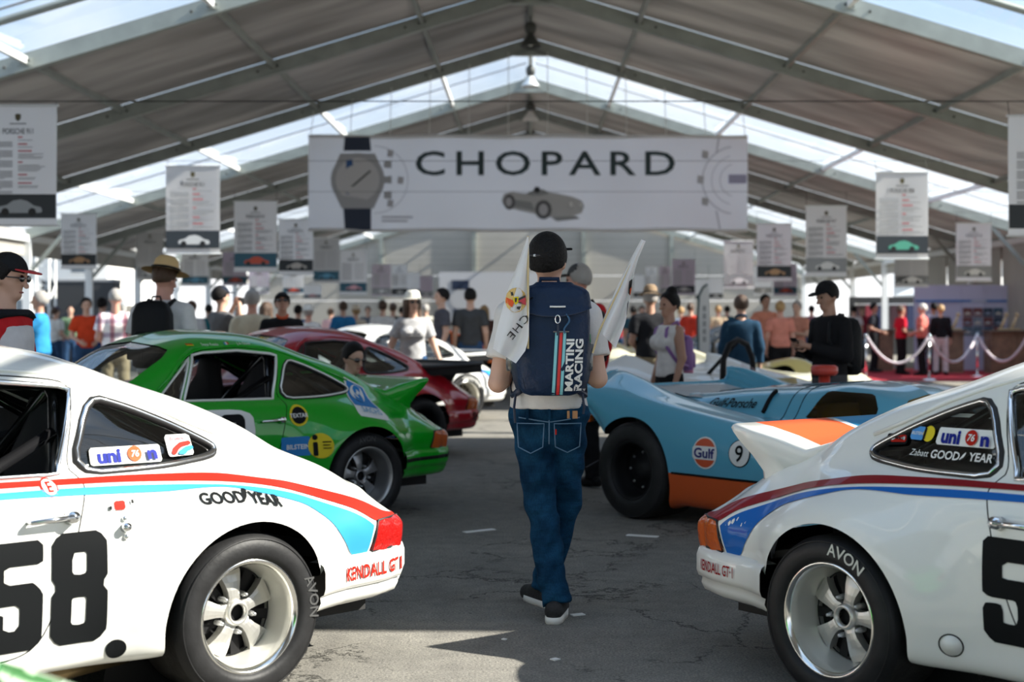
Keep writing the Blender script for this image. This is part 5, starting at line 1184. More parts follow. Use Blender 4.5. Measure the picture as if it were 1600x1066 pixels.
def person(label, px, Y, h=1.75, face=0, shirt='grey', pants='jeans', hair='black', skin='light', pose='hang', pose_r=None, hat=None, hatcol=None, sleeve='short', res=.022, glasses=False, female=False, squat=False, head=(0, 0), group='visitors among the cars', legs=None, long_hair=False, bun=False, X=None, arms=None, lean=0, shoes=None, dx=0, collar=None, wr=None, torso=1.0, z0=0, tag_extra=None, jacket_z=None):
    k = h/1.75; x = (px-CX)*Y/F if X is None else X
    t = thing('person', label, 'person', (x, Y, .013 if (x > 5.6 and 31.2 < Y < 38.4) else 0), math.radians(face), group)
    dz = -.585 if squat else 0
    S = lambda p: (p[0]*k, p[1]*k, p[2]*k)
    U = lambda p: ((p[0])*k, (p[1]+lean*max(0, p[2]-.95)**1.3)*k, (p[2]+dz)*k)      # upper body
    cap = lambda a, b, ra, rb, sq=1, fl=0: ('c', a, b, ra*k, rb*k, sq, fl)
    wS, hS = (.155, .092) if female else (.172, .090)
    P = [cap(U((0,0,.97)), U((0,0,1.10)), .145*torso, .130*torso, .72), cap(U((0,0,1.10)), U((0,-.005,1.30)), .130*torso, .150*torso, .70), cap(U((-.09,.0,1.36)), U((.09,.0,1.36)), .095, .095, .85), cap(U((0,.005,1.42)), U((0,-.005,1.56)), .062, .052)]
    if female: P += [('e', U((s*.07,-.10,1.27)), (.07*k,.06*k,.065*k)) for s in (-1, 1)]
    # head, turned about the neck
    hy, hp = math.radians(head[0]), math.radians(head[1]); nb = Vector(U((0,0,1.53))); M = Matrix.Translation(nb) @ Matrix.Rotation(hy, 4, 'Z') @ Matrix.Rotation(hp, 4, 'X') @ Matrix.Translation(-nb)
    HD = lambda p: tuple(M @ Vector(U(p)))
    hp_ = [('e', HD((0,.008,1.655)), (.077*k,.096*k,.098*k)), cap(HD((0,-.030,1.60)), HD((0,-.055,1.555)), .060, .036), cap(HD((0,-.088,1.640)), HD((0,-.112,1.607)), .010, .016), ('e', HD((.079,.012,1.628)), (.013*k,.020*k,.033*k)), ('e', HD((-.079,.012,1.628)), (.013*k,.020*k,.033*k)), cap(HD((0,-.072,1.672)), HD((0,-.075,1.66)), .030, .028)]
    AR = []; fingers = []; sl = []
    for s, ps in ((1, pose), (-1, pose_r or pose)):
        el, wr_ = (arms[s] if arms and s in arms else POSES[ps]); sh = U((s*wS, .01, 1.385)); e2 = U((s*el[0] if not (arms and s in arms) else el[0], el[1], el[2])); w2 = U((s*wr_[0] if not (arms and s in arms) else wr_[0], wr_[1], wr_[2]))
        AR += [cap(sh, e2, .056, .043), cap(e2, w2, .043, .027)]; ft, pl = hand_tubes(w2, e2, s, .5, k); fingers += ft; AR.append(('c', pl[0], pl[1], .022*k, .034*k, 1))
        m_ = tuple(np.array(sh)+(np.array(e2)-np.array(sh))*.62); sl.append((sh, e2, w2, m_))
    LG = []; ft = []
    lg = legs or ({1: ((.11,-.02,.50), (.12,.02,.08), (.14,-.12)), -1: ((-.11,-.02,.50), (-.12,.02,.08), (-.14,-.12))} if not squat else {1: ((.16,-.36,.48), (.13,-.05,.08), (.15,-.20)), -1: ((-.16,-.30,.42), (-.13,.0,.08), (-.15,-.14))})
    for s in (1, -1):
        hpj = U((s*.085, .0, .93)); kn, an, toe = S(lg[s][0]), S(lg[s][1]), lg[s][2]
        LG += [cap(hpj, kn, .088, .060), cap(kn, an, .060, .042)]; ft.append((an, (toe[0]*k, toe[1]*k)))
    ctr = [cap(U((0,0,.92)), U((0,0,1.0)), .135*torso, .140*torso, .75)]
    # body: one continuous surface, fingers joined to the palms
    V, Fc = blend(P+hp_+AR+LG+ctr+[cap(a, (a[0]*.4+b[0]*.6, a[1]*.4+b[1]*.6, .045), .036, .034) for a, b in ft], res*.85, .016*k)
    b = obj('body', join((V, Fc), *fingers), SKIN[skin], t, True)
    shm = shirt if isinstance(shirt, bpy.types.Material) else cloth(*shirt); pm = pants if isinstance(pants, bpy.types.Material) else cloth(*pants)
    # top: torso plus sleeves
    T_ = [p for p in P[:3]]+([q for q in P[4:]] if female else [])
    sk_ = []
    for sh, e2, w2, m_ in sl:
        if sleeve == 'long': sk_ += [cap(sh, e2, .060, .050), ('c', e2, tuple(np.array(e2)+(np.array(w2)-np.array(e2))*.95), .050*k, .036*k, 1, 1)]
        elif sleeve == 'short': sk_.append(('c', sh, m_, .063*k, .066*k, 1, 1))
    hem = U((0,0,(jacket_z or .93)))
    lo_ = [cap(U((0,0,.90)), U((0,0,1.05)), .152*torso, .142*torso, .76)]
    wk_ = (lambda X_, Y_, Z_: .0035*k*(np.sin(Z_*38+X_*17+px)*np.sin(X_*23+Z_*9)+np.sin(X_*31-Z_*21+Y*3)*.6))
    V, Fc = blend(T_+lo_+sk_, res*.85, .022*k, .013*k, [(hem, (0,0,-1)), (U((0,.02,1.475)), (0,-.15,1))]+([((U((0,0,1.44))), (0,0,1))] if sleeve == 'none' else []), wk_)
    so_ = obj('shirt', (V, Fc), shm, t, True)
    if collar: obj('collar', tube([HD((.062*math.cos(a), .005+.062*math.sin(a), 1.50-.02*math.sin(-a)-.035*max(0, -math.sin(a)))) for a in np.linspace(0, 2*PI, 16)[:-1]], .016*k, 6, True), collar, so_, True)
    tr = ctr+LG
    V, Fc = blend([cap(q[1], q[2], q[3]/k, q[4]/k*1.02, q[5] if len(q) > 5 else 1) for q in tr[:1]]+[('c', q[1], q[2], q[3], q[4]*(1.0 if i % 2 == 0 else 1.28), 1, 1 if i % 2 else 0) for i, q in enumerate(LG)], res*.85, .02*k, .012*k, [(U((0,0,1.0)), (0,0,1)), ((0,0,.045*k), (0,0,-1))], lambda X_, Y_, Z_: (wr or .004)*k*(np.sin(Z_*46+X_*14+3*np.sin(X_*22))*np.sin(X_*19+Z_*6+px)+.5*np.sin(Z_*25-X_*30)+.5*np.sin(Z_*90+X_*40)*np.clip((.30-Z_)/.2, 0, 1)))
    tr_o = obj('trousers', (V, Fc), pm, t, True)
    for s, (a, tp) in zip((1, -1), ft):
        d = Vector((tp[0]-a[0], tp[1]-a[1], 0)); d = d.normalized(); hl = Vector((a[0], a[1], 0))-d*.065*k; te = Vector((a[0], a[1], 0))+d*.165*k
        V, Fc = blend([('c', (hl.x, hl.y, .055*k), (te.x, te.y, .035*k), .042*k, .040*k), ('c', (a[0], a[1], .10*k), (te.x*.5+a[0]*.5, te.y*.5+a[1]*.5, .06*k), .046*k, .036*k)], .014 if res > .015 else .008, .02, 0, [((0,0,.006), (0,0,-1))])
        sh_o = obj('shoe', (V, Fc), shoes[0] if shoes else M_blk, t, True)
        if shoes:
            ol = [(hl.x-d.x*.045*k, hl.y-d.y*.045*k)]; sv = Vector((-d.y, d.x, 0)); pts = []
            for q_, wd in ((-.045,.0),(-.04,.025),(0,.040),(.08,.041),(.14,.046),(.20,.040),(.245,.022),(.255,0)): pts.append((q_, wd))
            lo2 = [hl+d*q_*k*1.0+sv*wd*k for q_, wd in pts]+[hl+d*q_*k-sv*wd*k for q_, wd in pts[-2:0:-1]]
            obj('sole', loft([[(p.x, p.y, .001) for p in lo2], [(p.x*1.0, p.y, .016) for p in lo2], [(p.x, p.y, .030) for p in lo2]]), shoes[1], sh_o, True)
    # hair
    up = HD((0,0,1.70)); upn = (M.to_3x3() @ Vector((0,0,1)))
    hprim = [('e', HD((0,.012,1.662)), (.083*k,.100*k,.102*k))]
    cutp = [(HD((0,-.055,1.70)), tuple(M.to_3x3() @ Vector((0,-1,-.55)))), (HD((0,.05,1.60)), tuple(M.to_3x3() @ Vector((0,-.35,-1))))]
    if long_hair:
        hprim += [cap(HD((s*.062,.03,1.66)), HD((s*.075,.03,1.47)), .045, .040) for s in (1, -1)]+[cap(HD((0,.06,1.66)), HD((0,.07,1.44)), .062, .06)]; cutp = [(HD((0,-.058,1.69)), tuple(M.to_3x3() @ Vector((0,-1,-.10))))]
    if bun: hprim.append(('e', HD((0,.05,1.775)), (.045*k,.045*k,.04*k)))
    if hair:
        V, Fc = blend(hprim, min(res, .016), .02*k, .011*k, cutp); obj('hair', (V, Fc), HAIR[hair], b, True)
    for s in (1, -1):
        obj('eye', ball(HD((s*.031,-.083,1.648)), .010*k, 6, 5), M_eye, b, True)
    obj('mouth', xf(ball((0,0,0), (.022*k,.008*k,.006*k), 8, 5), Matrix.Translation(HD((0,-.088,1.572)))), M_lip_, b, True)
    if glasses:
        g = obj('sunglasses', join(*[xf(ball((0,0,0), (.030*k,.008*k,.020*k), 10, 6), Matrix.Translation(HD((s*.034,-.097,1.648)))) for s in (1, -1)], *[tube([HD((s*.062,-.09,1.65)), HD((s*.083,.0,1.645))], .004*k, 5) for s in (1, -1)], tube([HD((-.02,-.10,1.652)), HD((.02,-.10,1.652))], .004*k, 5)), M_lens, b, True)
    if hat:
        Rm = M.to_3x3(); hm = hatcol if isinstance(hatcol, bpy.types.Material) else mat('hat '+str(hatcol), hatcol, .85, bump=(60, .3), spec=.12)
        if hat == 'cap':
            V, Fc = blend([('e', HD((0,.010,1.672)), (.087*k,.105*k,.100*k))], .012, .01, .004*k, [(HD((0,0,1.685)), tuple(Rm @ Vector((0,.12,-1))))])
            c = obj('cap', (V, Fc), hm, t, True)
            br = [((.085*math.cos(a))*1.0, -.075-.105*math.sin(a)) for a in np.linspace(0, PI, 14)]
            obj('cap_brim', loft([[HD((p, q-.0, 1.692+zz-.10*max(0, -q-.08)-.35*p*p)) for p, q in br] for zz in (0, .007)]), hm if not tag_extra else tag_extra, c, True)
            obj('cap_button', ball(HD((0,.010,1.773)), (.008*k,.008*k,.005*k), 6, 4), hm, c)
        else:
            hh, bw_, crown = {'straw': (.11,.17,.085), 'sun': (.10,.145,.088), 'felt': (.11,.14,.082)}[hat]
            prof = [(bw_,-.012),(bw_*.8,-.004),(crown+.012,.004),(crown+.006,.03),(crown-.004,.08),(crown-.030,hh),(.0,hh+.006)]
            rings = [[HD((r*math.cos(a), .010+r*1.12*math.sin(a), 1.70+z)) for a in np.linspace(0, 2*PI, 24)[:-1]] for r, z in prof[:-1]]
            c = obj('hat', loft(rings, False, True), hm, t, True)
            obj('hat_band', tube([HD(((crown+.012)*math.cos(a), .010+(crown+.012)*1.12*math.sin(a), 1.715)) for a in np.linspace(0, 2*PI, 24)[:-1]], .010*k, 6, True), M_blk if hat != 'sun' else hm, c, True)
    return t, U, HD, so_
def backpack(label, t, k, m, w_=.30, hgt=.46, dep=.16, zc=1.22, y0=.11, group=None):
    """worn on a back: a thing of its own, in the wearer's frame"""
    o = thing('backpack', label, 'backpack', t.location, t.rotation_euler.z, group)
    def rg(z, a, b, yc): return [(a*math.copysign(abs(math.cos(q))**.6, math.cos(q))*k, (yc+b*math.copysign(abs(math.sin(q))**.6, math.sin(q)))*k, z*k) for q in np.linspace(0, 2*PI, 24)[:-1]]
    yc = y0+dep/2
    obj('pack_body', loft([rg(zc-hgt/2, w_*.36, dep*.30, yc), rg(zc-hgt/2+.02, w_*.46, dep*.45, yc), rg(zc-.05, w_*.5, dep*.5, yc), rg(zc+hgt*.3, w_*.48, dep*.45, yc), rg(zc+hgt*.45, w_*.38, dep*.34, yc), rg(zc+hgt*.5, w_*.22, dep*.2, yc)]), m, o, True)
    obj('front_pocket', loft([rg(zc-hgt*.40, w_*.30, dep*.12, y0+dep), rg(zc-hgt*.36, w_*.38, dep*.22, y0+dep), rg(zc-.02, w_*.38, dep*.22, y0+dep), rg(zc+.02, w_*.30, dep*.12, y0+dep)]), m, o, True)
    for s in (1, -1): obj('shoulder_strap', tube([(s*.085*k, (y0+.02)*k, (zc+hgt*.42)*k), (s*.10*k, .03*k, 1.475*k), (s*.115*k, -.09*k, 1.40*k), (s*.13*k, -.115*k, 1.25*k), (s*.16*k, 0*k, 1.08*k), (s*.12*k, (y0+.03)*k, (zc-hgt*.35)*k)], .018*k, 6), m, o, True)
    obj('grab_loop', tube([(-.04*k, y0*k+.02, (zc+hgt*.48)*k), (-.03*k, y0*k+.02, (zc+hgt*.56)*k), (.03*k, y0*k+.02, (zc+hgt*.56)*k), (.04*k, y0*k+.02, (zc+hgt*.48)*k)], .008*k, 6), m, o, True)
    return o
# ================================================================ the walking man in the aisle, seen from behind
def denim():
    m = mat('denim', (.022,.075,.17), .9, spec=.08); t = m.node_tree; b = t.nodes['Principled BSDF']; g = t.nodes.new('ShaderNodeTexCoord')
    n1 = t.nodes.new('ShaderNodeTexNoise'); n1.inputs['Scale'].default_value = 7; n1.inputs['Detail'].default_value = 6; t.links.new(g.outputs['Object'], n1.inputs['Vector'])
    r = t.nodes.new('ShaderNodeValToRGB'); t.links.new(n1.outputs['Fac'], r.inputs[0]); r.color_ramp.elements[0].position = .35; r.color_ramp.elements[0].color = (.003,.020,.048,1); r.color_ramp.elements[1].position = .72; r.color_ramp.elements[1].color = (.013,.070,.145,1)
    mp = t.nodes.new('ShaderNodeMapping'); mp.inputs['Scale'].default_value = (260, 260, 40); t.links.new(g.outputs['Object'], mp.inputs[0]); n2 = t.nodes.new('ShaderNodeTexNoise'); n2.inputs['Scale'].default_value = 1; n2.inputs['Detail'].default_value = 2; t.links.new(mp.outputs[0], n2.inputs['Vector'])
    x = t.nodes.new('ShaderNodeMixRGB'); x.blend_type = 'OVERLAY'; x.inputs[0].default_value = .5; t.links.new(r.outputs[0], x.inputs[1]); t.links.new(n2.outputs['Fac'], x.inputs[2]); t.links.new(x.outputs[0], b.inputs['Base Color'])
    bp = t.nodes.new('ShaderNodeBump'); bp.inputs['Strength'].default_value = .9; bp.inputs['Distance'].default_value = .02; mp2 = t.nodes.new('ShaderNodeMapping'); mp2.inputs['Scale'].default_value = (7, 7, 22); t.links.new(g.outputs['Object'], mp2.inputs[0]); n3 = t.nodes.new('ShaderNodeTexNoise'); n3.inputs['Scale'].default_value = 1; n3.inputs['Detail'].default_value = 3; t.links.new(mp2.outputs[0], n3.inputs['Vector']); t.links.new(n3.outputs['Fac'], bp.inputs['Height']); t.links.new(bp.outputs[0], b.inputs['Normal'])
    return m
M_denim = denim(); M_tee = mat('pale tee', (.62,.60,.58), .9, noise=(9, .06), bump=(14, .5)); M_packn = mat('navy nylon', (.006,.020,.055), .5, bump=(22, .5), spec=.25); M_packd = mat('navy nylon dark', (.008,.018,.045), .5)
MX, MY = .085, 6.62
man, U, HD, tee = person('man in pale tee, jeans and black cap walking away with navy backpack', 0, MY, 1.755, 180, M_tee, M_denim, 'black', 'light', hat='cap', hatcol=mat('cap black twill', (.008,.008,.010), .8, spec=.15), res=.011, X=MX, head=(-22, -4),
    legs={1: ((.035,-.005,.50), (-.030,.135,.085), (-.055,-.02)), -1: ((-.080,-.13,.50), (.020,-.20,.085), (.105,-.36))},
    arms={1: ((.235,.05,1.075), (.150,-.20,1.10)), -1: ((-.225,.04,1.095), (-.130,-.22,1.12))}, shoes=(mat('black knit shoe', (.018,.018,.019), .8, bump=(120, .4)), mat('white sole', (.72,.72,.68), .6)), group=None, torso=1.08, jacket_z=.956, wr=.0065)
# jeans details: pockets, yoke, belt loops, patch (children of the trousers)
jeans = [c for c in man.children if c.name.startswith('trousers')][0]
jv = np.array([v.co[:] for v in jeans.data.vertices])
def on_back(x, z, off=.004):
    """point on the rear surface of the jeans"""
    m_ = (np.abs(jv[:, 0]-x) < .025) & (np.abs(jv[:, 2]-z) < .025)
    y = jv[m_, 1].max() if m_.any() else .1
    return (x, y+off, z)
stitch = mat('denim stitch', (.10,.19,.30), .9); M_leather = mat('tan leather patch', (.42,.22,.10), .7)
for cx in (.085, -.085):
    ol = [(cx-.062,.895),(cx+.062,.895),(cx+.056,.785),(cx,.757),(cx-.056,.785)]
    pts = []
    for a, c in zip(ol, ol[1:]+ol[:1]): pts += [on_back(a[0]+(c[0]-a[0])*q, a[1]+(c[1]-a[1])*q, .005) for q in np.linspace(0, 1, 6)[:-1]]
    obj('pocket_seam', tube(pts, .0028, 5, True), stitch, jeans, True)
obj('centre_seam', tube([on_back(0, z, .004) for z in np.linspace(.95, .80, 10)], .003, 5), stitch, jeans, True)
obj('yoke_seam', tube([on_back(x, .922-.02*(1-abs(x)/.14), .004) for x in np.linspace(-.14, .14, 16)], .0028, 5), stitch, jeans, True)
for x in (-.10, 0, .10):
    p = on_back(x, .935, .004); obj('belt_loop', box(p[0]-.006, p[0]+.006, p[1]-.004, p[1]+.004, .912, .962), M_denim, jeans)
p = on_back(-.105, .935, .004); obj('leather_patch', box(-.130, -.082, p[1]-.006, p[1]+.006, .918, .953), M_leather, jeans)
p = on_back(-.030, .87, .004); obj('pocket_tab', box(-.034, -.027, p[1]-.003, p[1]+.006, .845, .87), M_rd, jeans)
obj('cap_strap', tube([HD((x, .118-.25*abs(x), 1.668)) for x in np.linspace(-.05, .05, 8)], .007, 6), mat('strap black', (.02,.02,.022), .5), [c for c in man.children if c.name.startswith('cap')][0], True)
obj('strap_buckle', cbox(HD((.018, .118, 1.668)), (.016,.006,.012), .002), steel, [c for c in man.children if c.name.startswith('cap')][0])
# backpack
pk = thing('backpack', 'navy backpack with blue and red stripe on the walking man', 'backpack', man.location, PI)
RG = [(1.030,.095,.050),(1.040,.125,.070),(1.075,.148,.088),(1.15,.162,.100),(1.27,.170,.108),(1.38,.168,.104),(1.45,.160,.096),(1.495,.140,.080),(1.520,.105,.058),(1.528,.060,.03)]
PYC = .215
def rr(z): a = np.array(RG); return np.interp(z, a[:, 0], a[:, 1]), np.interp(z, a[:, 0], a[:, 2])
def shift(z): return -.012+.030*(z-1.28)*-1
def pring(z, hw_, hd, g=0.0, n=40, ex=.62): return [(shift(z)+(hw_+g)*math.copysign(abs(math.cos(q))**ex, math.cos(q)), PYC+(hd+g)*math.copysign(abs(math.sin(q))**ex, math.sin(q))+.006*math.sin(7*q+z*40)*(g == 0), z) for q in np.linspace(0, 2*PI, n+1)[:-1]]
obj('pack_body', loft([pring(*q) for q in RG]), M_packn, pk, True)
def on_pack(x, z, off=.004):
    hw_, hd = rr(z); u = min(.985, abs(x-shift(z))/hw_); return (x, PYC+hd*(1-u**(2/.62))**(.62/2)+off, z)
zz = np.linspace(1.30, 1.535, 22); V, Fc = [], []
for z in zz:
    hw_, hd = rr(min(z, 1.526)); V += pring(z+.004, hw_, hd, .012+.004*math.sin(z*60), 48)
Fc = [(i*48+k, i*48+(k+1) % 48, (i+1)*48+(k+1) % 48, (i+1)*48+k) for i in range(len(zz)-1) for k in range(48)]+[tuple(range((len(zz)-1)*48, len(zz)*48))]
a = np.array(V); edge = 1.385+.55*np.maximum(0, np.abs(a[:, 0]+.015)-.03)**1.5*1.2+np.where(a[:, 1] < PYC-.02, .06, 0)
V, A_, AM_, B_, BM_ = split(V, Fc, [0]*len(Fc), a[:, 2]-edge); obj('pack_flap', compact(V, A_), M_packn, pk, True)
obj('flap_piping', tube([on_pack(x, 1.385+.66*max(0, abs(x+.015)-.03)**1.5, .014) for x in np.linspace(-.16, .135, 24)], .004, 5), M_packd, pk, True)
obj('flap_badge', join(tube([on_pack(x, 1.428+.3*(x+.03)**2, .018) for x in np.linspace(-.07, .0, 8)], .004, 5)), M_white, pk)
obj('flap_zip', tube([on_pack(x, 1.472-.5*(x-.07), .016) for x in np.linspace(.075, .13, 8)], .0035, 5), M_blk, pk)
for nm, x0, wd, mm in (('stripe_blue', -.030, .013, mat('stripe pale blue', (.22,.55,.62), .5)), ('stripe_navy', -.040, .006, M_packd), ('stripe_red', -.050, .013, mat('stripe red', (.62,.03,.03), .5)), ('stripe_blue', -.066, .013, mat('stripe pale blue', (.2,.5,.6)))):
    P1 = [on_pack(x0-wd/2+(.055*(1.30-z)), z, .005) for z in np.linspace(1.035, 1.315, 20)]; P2 = [on_pack(x0+wd/2+(.055*(1.30-z)), z, .005) for z in np.linspace(1.035, 1.315, 20)]
    obj(nm, (P1+P2, [(i, i+1, 21+i, 20+i) for i in range(19)]), mm, pk)
for tx, x0 in (('MARTINI', -.092), ('RACING', -.133)):
    v, f = text2(tx, .033, bold=.035, align='LEFT', sx=.98); v[:, 0] *= .235/v[:, 0].max()
    obj('pack_lettering', ([on_pack(x0+.035*(1.30-(1.050+a_))+b_*1.0*-1*-1, 1.050+a_, .006) for a_, b_ in v], [q[::-1] for q in f]), M_white, pk)
obj('carabiner', tube([(-.035+.011*math.cos(q), on_pack(-.035, 1.37)[1]+.012, 1.372+.018*math.sin(q)) for q in np.linspace(0, 2*PI, 16)[:-1]], .003, 6, True), M_chrome, pk, True)
obj('carabiner_strap', tube([on_pack(-.036, z, .012) for z in np.linspace(1.355, 1.30, 5)], .006, 6), M_packd, pk); obj('buckle', tube([on_pack(x, 1.317, .010) for x in np.linspace(-.085, -.015, 6)], .004, 6), M_chrome, pk)
obj('cord', tube([on_pack(-.075-.012*math.sin(z*70), z, .014) for z in np.linspace(1.395, 1.31, 14)], .004, 5), mat('cord blue', (.03,.10,.20), .7), pk)
obj('top_loop', tube([(.045, .16, 1.50), (.04, .165, 1.555), (-.04, .165, 1.555), (-.045, .16, 1.50)], .011, 6), M_packn, pk, True)
for s in (1, -1):
    obj('side_pocket', loft([[(s*(a_+.006)*.98+shift(z), PYC+b_*.8*q, z) for a_, q in ((hw_*.80, 1), (hw_*.96, .55), (hw_+.016, 0), (hw_*.96, -.55), (hw_*.80, -1))] for z in np.linspace(1.06, 1.26, 6) for hw_, b_ in [rr(z)]], False, False, False), M_packd, pk, True)
    obj('shoulder_strap', tube([(s*.075, .15, 1.50), (s*.085, .05, 1.50), (s*.10, -.07, 1.43), (s*.13, -.135, 1.30), (s*.165, -.08, 1.12), (s*.165, .04, 1.02), (s*.13, .15, 1.05)], .016, 6), M_packd, pk, True)
    obj('strap_end', tube([(s*.150, .10, 1.05), (s*.160, .13, .97), (s*.155, .14, .90 if s > 0 else .94)], .006, 5), M_packd, pk)
for s, lb in ((1, 'green bottle cap in the left side pocket of the navy backpack'), (-1, 'green bottle cap in the right side pocket of the navy backpack')):
    o = thing('drink_bottle', lb, 'bottle', (man.location.x-s*.172, man.location.y-.215, 1.14), 0)
    obj('bottle', lathe([(0,0),(.022,0),(.024,.02),(.024,.10),(.012,.13),(0,.13)], 14), glass_mat('bottle plastic', (.75,.85,.85), .1, .1), o, True); obj('bottle_cap', lathe([(0,.165),(.014,.165),(.015,.128),(0,.128)], 14), mat('cap green', (.01,.28,.07), .4), o, True)
# flags stuck in the backpack
M_flag = fabric_mat('white flag cloth', (.86,.86,.87), .35, .03); M_wood = mat('pale wood stick', (.62,.48,.25), .6); M_gold = mat('crest gold', (.62,.42,.14), .45)
def flag(label, Yf, lft, rgt, pole, fold, ncol=15):
    o = thing('hand_flag', label, 'flag', tuple(at(pole[0][0], pole[0][1], Yf))); base = Vector(o.location)
    n = 26
    def rs(pl):
        a = np.array(pl, float); d = np.concatenate([[0], np.cumsum(np.hypot(*np.diff(a, axis=0).T))]); q = np.linspace(0, d[-1], n); return np.stack([np.interp(q, d, a[:, 0]), np.interp(q, d, a[:, 1])], 1)
    Lf, Rt = rs(lft), rs(rgt)
    def pt(i, u, off=0.0):
        i0 = int(min(max(math.floor(i), 0), n-2)); q = i-i0; a = Lf[i0]*(1-q)+Lf[i0+1]*q; b = Rt[i0]*(1-q)+Rt[i0+1]*q; p = a+(b-a)*u; wdt = np.hypot(*(b-a))*Yf/F
        dep = fold*math.sin(u*8.0+i*.10)*min(1, wdt/.05)*(.2+.8*i/n); return tuple(at(p[0], p[1], Yf+dep-off)-base)
    V = [pt(i, j/(ncol-1)) for i in range(n) for j in range(ncol)]; V2 = [(x, y+.002, z) for x, y, z in V]; k = len(V)
    Fc = []
    for i in range(n-1):
        for j in range(ncol-1): q = (i*ncol+j, (i+1)*ncol+j, (i+1)*ncol+j+1, i*ncol+j+1); Fc += [q, tuple(x+k for x in q[::-1])]
    obj('flag_cloth', (V+V2, Fc), M_flag, o, True)
    obj('flag_pole', tube([tuple(at(x, y, Yf+.006)-base) for x, y in pole], .0045, 6), M_wood, o)
    def inv(px, py):
        best = None
        for i in np.linspace(0, n-1, 120):
            i0 = int(min(math.floor(i), n-2)); q = i-i0; a = Lf[i0]*(1-q)+Lf[i0+1]*q; b = Rt[i0]*(1-q)+Rt[i0+1]*q; e_ = b-a; L2 = max(1e-6, e_@e_); u = float(np.clip((np.array([px, py])-a)@e_/L2, 0, 1)); d = np.hypot(*(a+e_*u-np.array([px, py])))
            if best is None or d < best[0]: best = (d, i, u)
        return best[1], best[2]
    return o, lambda pts, off=.003: [pt(*inv(x, y), off) for x, y in pts]
fo, fput = flag('white flag with gold and red crest at the man\'s left shoulder', 6.27, [(824,370),(816,392),(806,420),(793,455),(783,490),(775,520),(770,545)], [(826,370),(827,400),(827,440),(827,490),(826,528),(821,548),(806,568)], [(825,545),(825,369)], .022)
cx, cy = 806, 469
obj('crest', (fput(disc2((cx, cy), 17, 20, 19)), [tuple(range(20))]), M_gold, fo)
for q, mm in (([(cx+1,cy-1),(cx+15,cy-7),(cx+16,cy+8),(cx+2,cy+2)], M_pred), ([(cx-15,cy-4),(cx-2,cy+2),(cx-6,cy+12),(cx-16,cy+4)], M_or), ([(cx+4,cy-3),(cx+15,cy-8),(cx+15,cy-4),(cx+4,cy+1)], M_ink), ([(cx+4,cy+2),(cx+15,cy+4),(cx+14,cy+8),(cx+4,cy+5)], M_ink), ([(cx-4,cy-5),(cx+4,cy-5),(cx+4,cy+4),(cx,cy+7),(cx-4,cy+3)], M_ye), ([(cx-2,cy-3),(cx+2,cy-3),(cx+1,cy+3),(cx-1,cy+3)], M_ink), ([(cx-10,cy-13),(cx-5,cy-14),(cx-3,cy-8),(cx-8,cy-7)], M_ink), ([(cx+2,cy+10),(cx+8,cy+10),(cx+6,cy+15),(cx+1,cy+14)], M_ink)):
    obj('crest_field', (fput(q, .005+.001*(mm is M_ink)+.0015*(mm is M_ye)), [(0,1,2,3)] if len(q) == 4 else [(0,1,2,3,4)]), mm, fo)
v, f = text2('CHE', 12, bold=.0, sx=1.25, space=1.15)
obj('flag_lettering', (fput([(810-.62*a_+.78*b_, 511+.78*a_+.62*b_) for a_, b_ in v], .006), f), M_ink, fo)
fo, fput = flag('plain white flag leaning out beyond the man\'s right arm', 6.34, [(1002,374),(985,405),(968,440),(952,476),(941,503),(937,518)], [(1009,377),(997,405),(989,435),(984,470),(977,505),(962,544)], [(926,552),(937,516),(1004,376)], .03)
obj('crest', (fput([(983,440),(988,436),(988,452),(985,462),(982,458)]), [tuple(range(5))]), M_ink, fo); obj('crest_field', (fput([(984,452),(988,448),(987,458),(984,462)], .005), [(0,1,2,3)]), M_or, fo); obj('flag_lettering', (fput([(980,475),(982,470),(981,490),(979,494)], .004), [(0,1,2,3)]), M_ink, fo)
# ================================================================ the crowd
J = ('jeans', (.03,.07,.15)); K_ = ('black', (.012,.012,.014)); KH = ('khaki', (.32,.26,.17)); W_ = ('white', (.72,.72,.71)); G_ = ('grey', (.20,.20,.21)); DG = ('dark grey', (.07,.07,.075))
M_strap = mat('black pack cloth', (.007,.008,.010), .6, bump=(30, .3), spec=.2)
t, *_ = person('man in straw hat and white shirt with black backpack, behind green car', 255, 11.0, 1.80, 172, ('off white', (.66,.66,.67)), KH, 'brown', 'pink', 'front', hat='straw', hatcol=(.62,.44,.22), res=.018, head=(-20, 12), torso=1.22)
backpack('black backpack on the man in the straw hat', t, 1.80/1.75, M_strap, .31, .50, .18, 1.22)
t, U, HD, sh = person('man in black and red cap and black, red and white jacket, leftmost', 8, 7.45, 1.70, 82, ('jacket red', (.50,.02,.025)), K_, 'black', 'light', 'bag', hat='cap', hatcol=(.015,.016,.018), sleeve='long', res=.015, head=(0, 10), glasses=True, tag_extra=mat('cap brim red', (.45,.02,.025), .6), torso=1.05)
V, Fc = blend([('c', U((-.09,.0,1.36)), U((.09,.0,1.36)), .10, .10, .85), ('c', U((0,0,1.2)), U((0,0,1.30)), .14, .15, .72), ('c', U((-.172,.01,1.385)), U((-.21,.01,1.22)), .062, .056), ('c', U((.172,.01,1.385)), U((.21,.01,1.22)), .062, .056)], .016, .03, .032, [((0,0,1.345), (0,-.5,-1)), ((0,0,1.425), (0,0,1))]); obj('black_yoke', (V, Fc), cloth('jacket black', (.012,.014,.018)), sh, True)
V, Fc = blend([('c', U((0,0,.95)), U((0,0,1.30)), .14, .15, .72)], .016, .03, .032, [((0,0,.90), (0,0,-1)), ((0,-.035,1.2), (0,1,0)), ((0,0,1.34), (0,0,1))]); obj('white_front', (V, Fc), cloth('jacket white', (.6,.6,.62)), sh, True)
